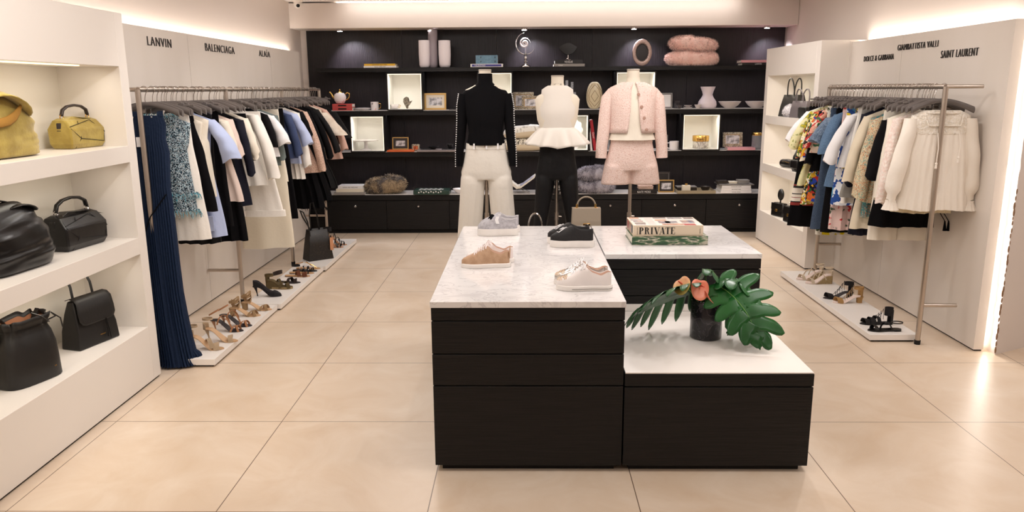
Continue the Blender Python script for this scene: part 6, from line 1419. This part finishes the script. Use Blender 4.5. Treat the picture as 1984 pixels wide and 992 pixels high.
for k, mm in enumerate(PR):
    q = MB()
    if k == 0: q.box(-.205, .205, -.145, .146, .064, .0643)
    rects = {1: [(-.2, -.135, .03, .07), (.0, .075, -.07, 0), (.04, .13, .09, .14), (-.19, -.13, -.13, -.105)], 2: [(-.2, -.14, .1, .14), (-.05, .02, .02, .06), (-.03, .1, -.13, -.09)], 3: [(.1, .18, -.06, .03), (-.19, -.13, -.02, .015), (-.04, .03, -.07, 0)], 4: [(.1, .17, -.144, -.09)], 5: [(-.19, -.125, -.09, -.05), (-.05, .03, .1, .14), (.14, .2, .08, .14)]}.get(k, [])
    for a, b, c_, d_ in rects: q.box(a, b, c_, d_, .0643, .0648)
    if k == 1:
        for j in range(12): q.box(-.11, -.065, -.13+j*.022, -.128+j*.022, .0643, .0647)
    if k: q.box(-.2102, -.21, -.14+k*.05, -.1+k*.05, .006, .058)
    q.build('cover_picture', mm, t, 0)

# ------------------------------------------------------------------ vase, monstera leaves and anthuriums
VX, VY, VZ = .932, 3.775, .4895
t = thing('vase', 'black veined marble cylinder vase on the low white-topped block', 'vase', (VX, VY, VZ))
MB().lathe([(.075, 0), (.08, .004), (.08, .196), (.076, .2), (.07, .2), (.07, .04), (.0001, .035)], n=48).build('vase_body', mat('black_marble', '17151a', .25, kind='marble', scale=14, cols=[(0, '131116'), (.47, '19161b'), (.5, '453f43'), (.52, '1b181d'), (1, '131116')]), t, 60)
MB().lathe([(.0695, .16), (.0001, .161)], n=32).build('water', mat('dark_water', '151a16', .05), t)
LEAF = mat('leaf_green', '174a1e', .3, kind='noise', col2='23602a', scale=5, bump=.1, bscale=12, spec=.4); STEM = mat('stem_green', '4d7a3a', .5); VEIN = mat('vein_green', '6f9c50', .45)
def bez(P, t):
    P = [Vector(p) for p in P]
    while len(P) > 1: P = [a.lerp(b, t) for a, b in zip(P, P[1:])]
    return P[0]
def leaf(label, stem, mid, side, W, nl=5, droop=.25, prof=None, tw=.0, asym=1.0, seed=1, fan0=-.85, bk=.74):
    t = thing('monstera_leaf', label, 'leaf', stem[0]); o0 = Vector(stem[0]); rn_ = random.Random(seed)
    mid = [Vector(p)-o0 for p in mid]; stem = [Vector(p)-o0 for p in stem]; side = Vector(side).normalized()
    MB().tube([bez(stem, i/12) for i in range(13)], .0035, 8).build('petiole', STEM, t)
    Lm = sum((bez(mid, (i+1)/20)-bez(mid, i/20)).length for i in range(20))
    q = MB()
    for sg in (-1, 1):
        for k in range(nl+1):
            s_ = (k+.3)/(nl+1.0); p0 = bez(mid, min(.97, s_)); tg = (bez(mid, min(1, s_+.03))-bez(mid, s_-.03)).normalized(); nrm = side.cross(tg).normalized()
            if nrm.z < 0: nrm = -nrm
            sd = side*sg; fan = fan0+(1.05-fan0)*s_
            prof_w = lerp([(0, .78), (.2, 1.0), (.45, 1.0), (.7, .78), (.9, .5), (1, .3)], s_)[0]
            ln = W*prof_w*(asym if sg > 0 else 1)*(.92+.16*rn_.random()); bw = Lm/(nl+1)*bk
            d = (sd*cos(fan)+tg*sin(fan)).normalized(); cr = (tg-d*tg.dot(d)).normalized(); rings = []
            M_ = 12
            for i in range(M_+1):
                u = i/M_; hwid = bw*lerp([(0, 1.0), (.3, 1.05), (.42, .84), (.7, .86), (.88, .62), (.96, .34), (1, .08)], u)[0]
                c = p0+d*(ln*u)+cr*(.22*bw*u*u*3)+nrm*(.02*W*sin(PI*min(1, u*1.3)))-Vector((0, 0, droop*ln*u**2.2))
                rings.append([c+cr*hwid*v-nrm*(.05*hwid*(v*v))*(1 if u > .3 else u/.3)+nrm*.012*0 for v in (-1, -.5, 0, .5, 1)])
            q.loft(rings, closed=False)
            q2 = None
    web = []
    for i in range(17):      # undivided blade along the midrib
        s_ = .02+.9*i/16; p0 = bez(mid, s_); tg = (bez(mid, min(1, s_+.03))-bez(mid, max(0, s_-.03))).normalized(); ww = W*lerp([(0, .3), (.15, .5), (.5, .5), (.8, .34), (1, .12)], s_)[0]*(.7 if bk < .6 else 1)
        web.append([p0+side*ww*v*(asym if v > 0 else 1)-Vector((0, 0, droop*ww*v*v*.5)) for v in (-1, -.5, 0, .5, 1)])
    q.loft(web, closed=False)
    tip = bez(mid, .93); tg = (bez(mid, 1)-bez(mid, .9)).normalized(); rings = []
    for i in range(9):
        u = i/8; c = tip+tg*(W*.5*u)-Vector((0, 0, droop*W*.4*u*u)); rings.append([c+side*W*.16*(1-u**2)*v+side*.001*v for v in (-1, 0, 1)])
    q.loft(rings, closed=False)
    o = q.build('leaf_blade', LEAF, t, 180); md = o.modifiers.new('s', 'SOLIDIFY'); md.thickness = .0012
    q = MB(); q.tube([bez(mid, i/14)+Vector((0, 0, .0015)) for i in range(15)], [.0032*(1-i/16) for i in range(15)], 6)
    q.build('midrib', VEIN, t)
    return t
ST = (VX, VY, VZ+.05)
leaf('large split monstera leaf facing front at the right of the vase', [(VX+.01, VY, VZ+.16), (VX+.03, VY-.02, VZ+.24), (VX+.06, VY-.05, VZ+.275)], [(VX+.055, VY-.05, VZ+.275), (VX+.125, VY-.12, VZ+.24), (VX+.175, VY-.2, VZ+.16), (VX+.19, VY-.25, VZ+.07)], (.9, .1, .42), .14, 5, .12, asym=1.35, seed=3, bk=.8)
leaf('monstera leaf arching high to the upper right of the vase', [(VX+.02, VY+.02, VZ+.16), (VX+.03, VY+.02, VZ+.26), (VX+.08, VY, VZ+.32)], [(VX+.07, VY, VZ+.30), (VX+.15, VY, VZ+.335), (VX+.22, VY-.02, VZ+.27), (VX+.27, VY-.03, VZ+.17)], (.2, .75, -.1), .12, 4, .35, seed=8)
leaf('long monstera leaf drooping out to the left of the vase', [(VX-.02, VY, VZ+.16), (VX-.04, VY, VZ+.24), (VX-.07, VY-.01, VZ+.27)], [(VX-.06, VY-.01, VZ+.27), (VX-.17, VY-.02, VZ+.26), (VX-.28, VY-.03, VZ+.21), (VX-.385, VY-.04, VZ+.13)], (.1, 1, -.9), .17, 6, .5, seed=5, fan0=-.2, bk=.55)
leaf('small monstera leaf rising behind the coral flowers', [(VX, VY+.02, VZ+.16), (VX+.0, VY+.03, VZ+.28), (VX-.01, VY+.04, VZ+.34)], [(VX-.02, VY+.04, VZ+.33), (VX+.0, VY+.03, VZ+.37), (VX+.05, VY+.02, VZ+.34), (VX+.07, VY+.0, VZ+.26)], (.3, .8, -.2), .08, 3, .4, seed=9)
# torn lower leaf hanging in front, right of the vase foot
leaf('narrow monstera leaf hanging straight down just right of the vase', [(VX+.03, VY-.03, VZ+.16), (VX+.06, VY-.06, VZ+.24), (VX+.095, VY-.04, VZ+.2)], [(VX+.095, VY-.04, VZ+.2), (VX+.11, VY-.03, VZ+.14), (VX+.11, VY-.03, VZ+.08), (VX+.12, VY-.03, VZ+.03)], (1, .1, 0), .03, 3, .3, seed=12)
CORF = mat('coral_spathe', 'ef8668', .4, kind='noise', col2='f29a7c', scale=8, bump=.15, bscale=25); PEAF = mat('peach_spathe', 'e3a57c', .4, kind='noise', col2='c9b25e', scale=5)
def anth(label, x, y, z, s_, m, rot, sp):
    t = thing('anthurium', label, 'flower', (x, y, z), 0, None, rot)
    rings = []; n = 28
    for r in (0.02, .35, .7, 1):
        rr = []
        for k in range(n):
            a = 2*PI*k/n; f = 1.0-.28*max(0, cos(a))**8+.16*max(0, -cos(a))**3
            px, py = s_*r*f*sin(a)*.88, -s_*r*f*cos(a)*-1
            rr.append((px, py+.0, .18*s_*r*r+.05*s_*sin(3*a)*r*r-.0*px))
        rings.append(rr)
    o = MB().loft(rings, True, False).build('spathe', m, t, 180); md = o.modifiers.new('s', 'SOLIDIFY'); md.thickness = .0015
    MB().tube([(0, .012, .003), (0, .008, s_*.5), (.004, -.004, s_*.95)], [.005, .0048, .002], 8).build('spadix', sp, t)
    inv = Matrix(t.matrix_basis).inverted() if False else None
    bpy.context.view_layer.update()
    iv = t.matrix_world.inverted(); P = [Vector((x, y, z)), Vector(((x+VX)/2+.0, (y+VY)/2, z-.03)), Vector((VX-.005+(x-VX)*.2, VY, VZ+.14))]
    MB().tube([iv @ bez(P, i/8) for i in range(9)], .0028, 6).build('stem', VEIN, t)
anth('central coral anthurium flower in the marble vase', VX-.055, VY-.05, VZ+.27, .056, CORF, (R(62), R(14), R(8)), mat('coral_spadix', 'd9583e', .5))
anth('small coral anthurium low at the right of the other flowers', VX-.012, VY-.06, VZ+.225, .042, CORF, (R(30), R(50), R(35)), mat('yellow_spadix', 'd8a93e', .5))
anth('peach anthurium with green tinge, leftmost of the flowers', VX-.135, VY-.03, VZ+.28, .054, PEAF, (R(40), R(-35), R(-20)), mat('pink_spadix', 'ee6e5a', .5))
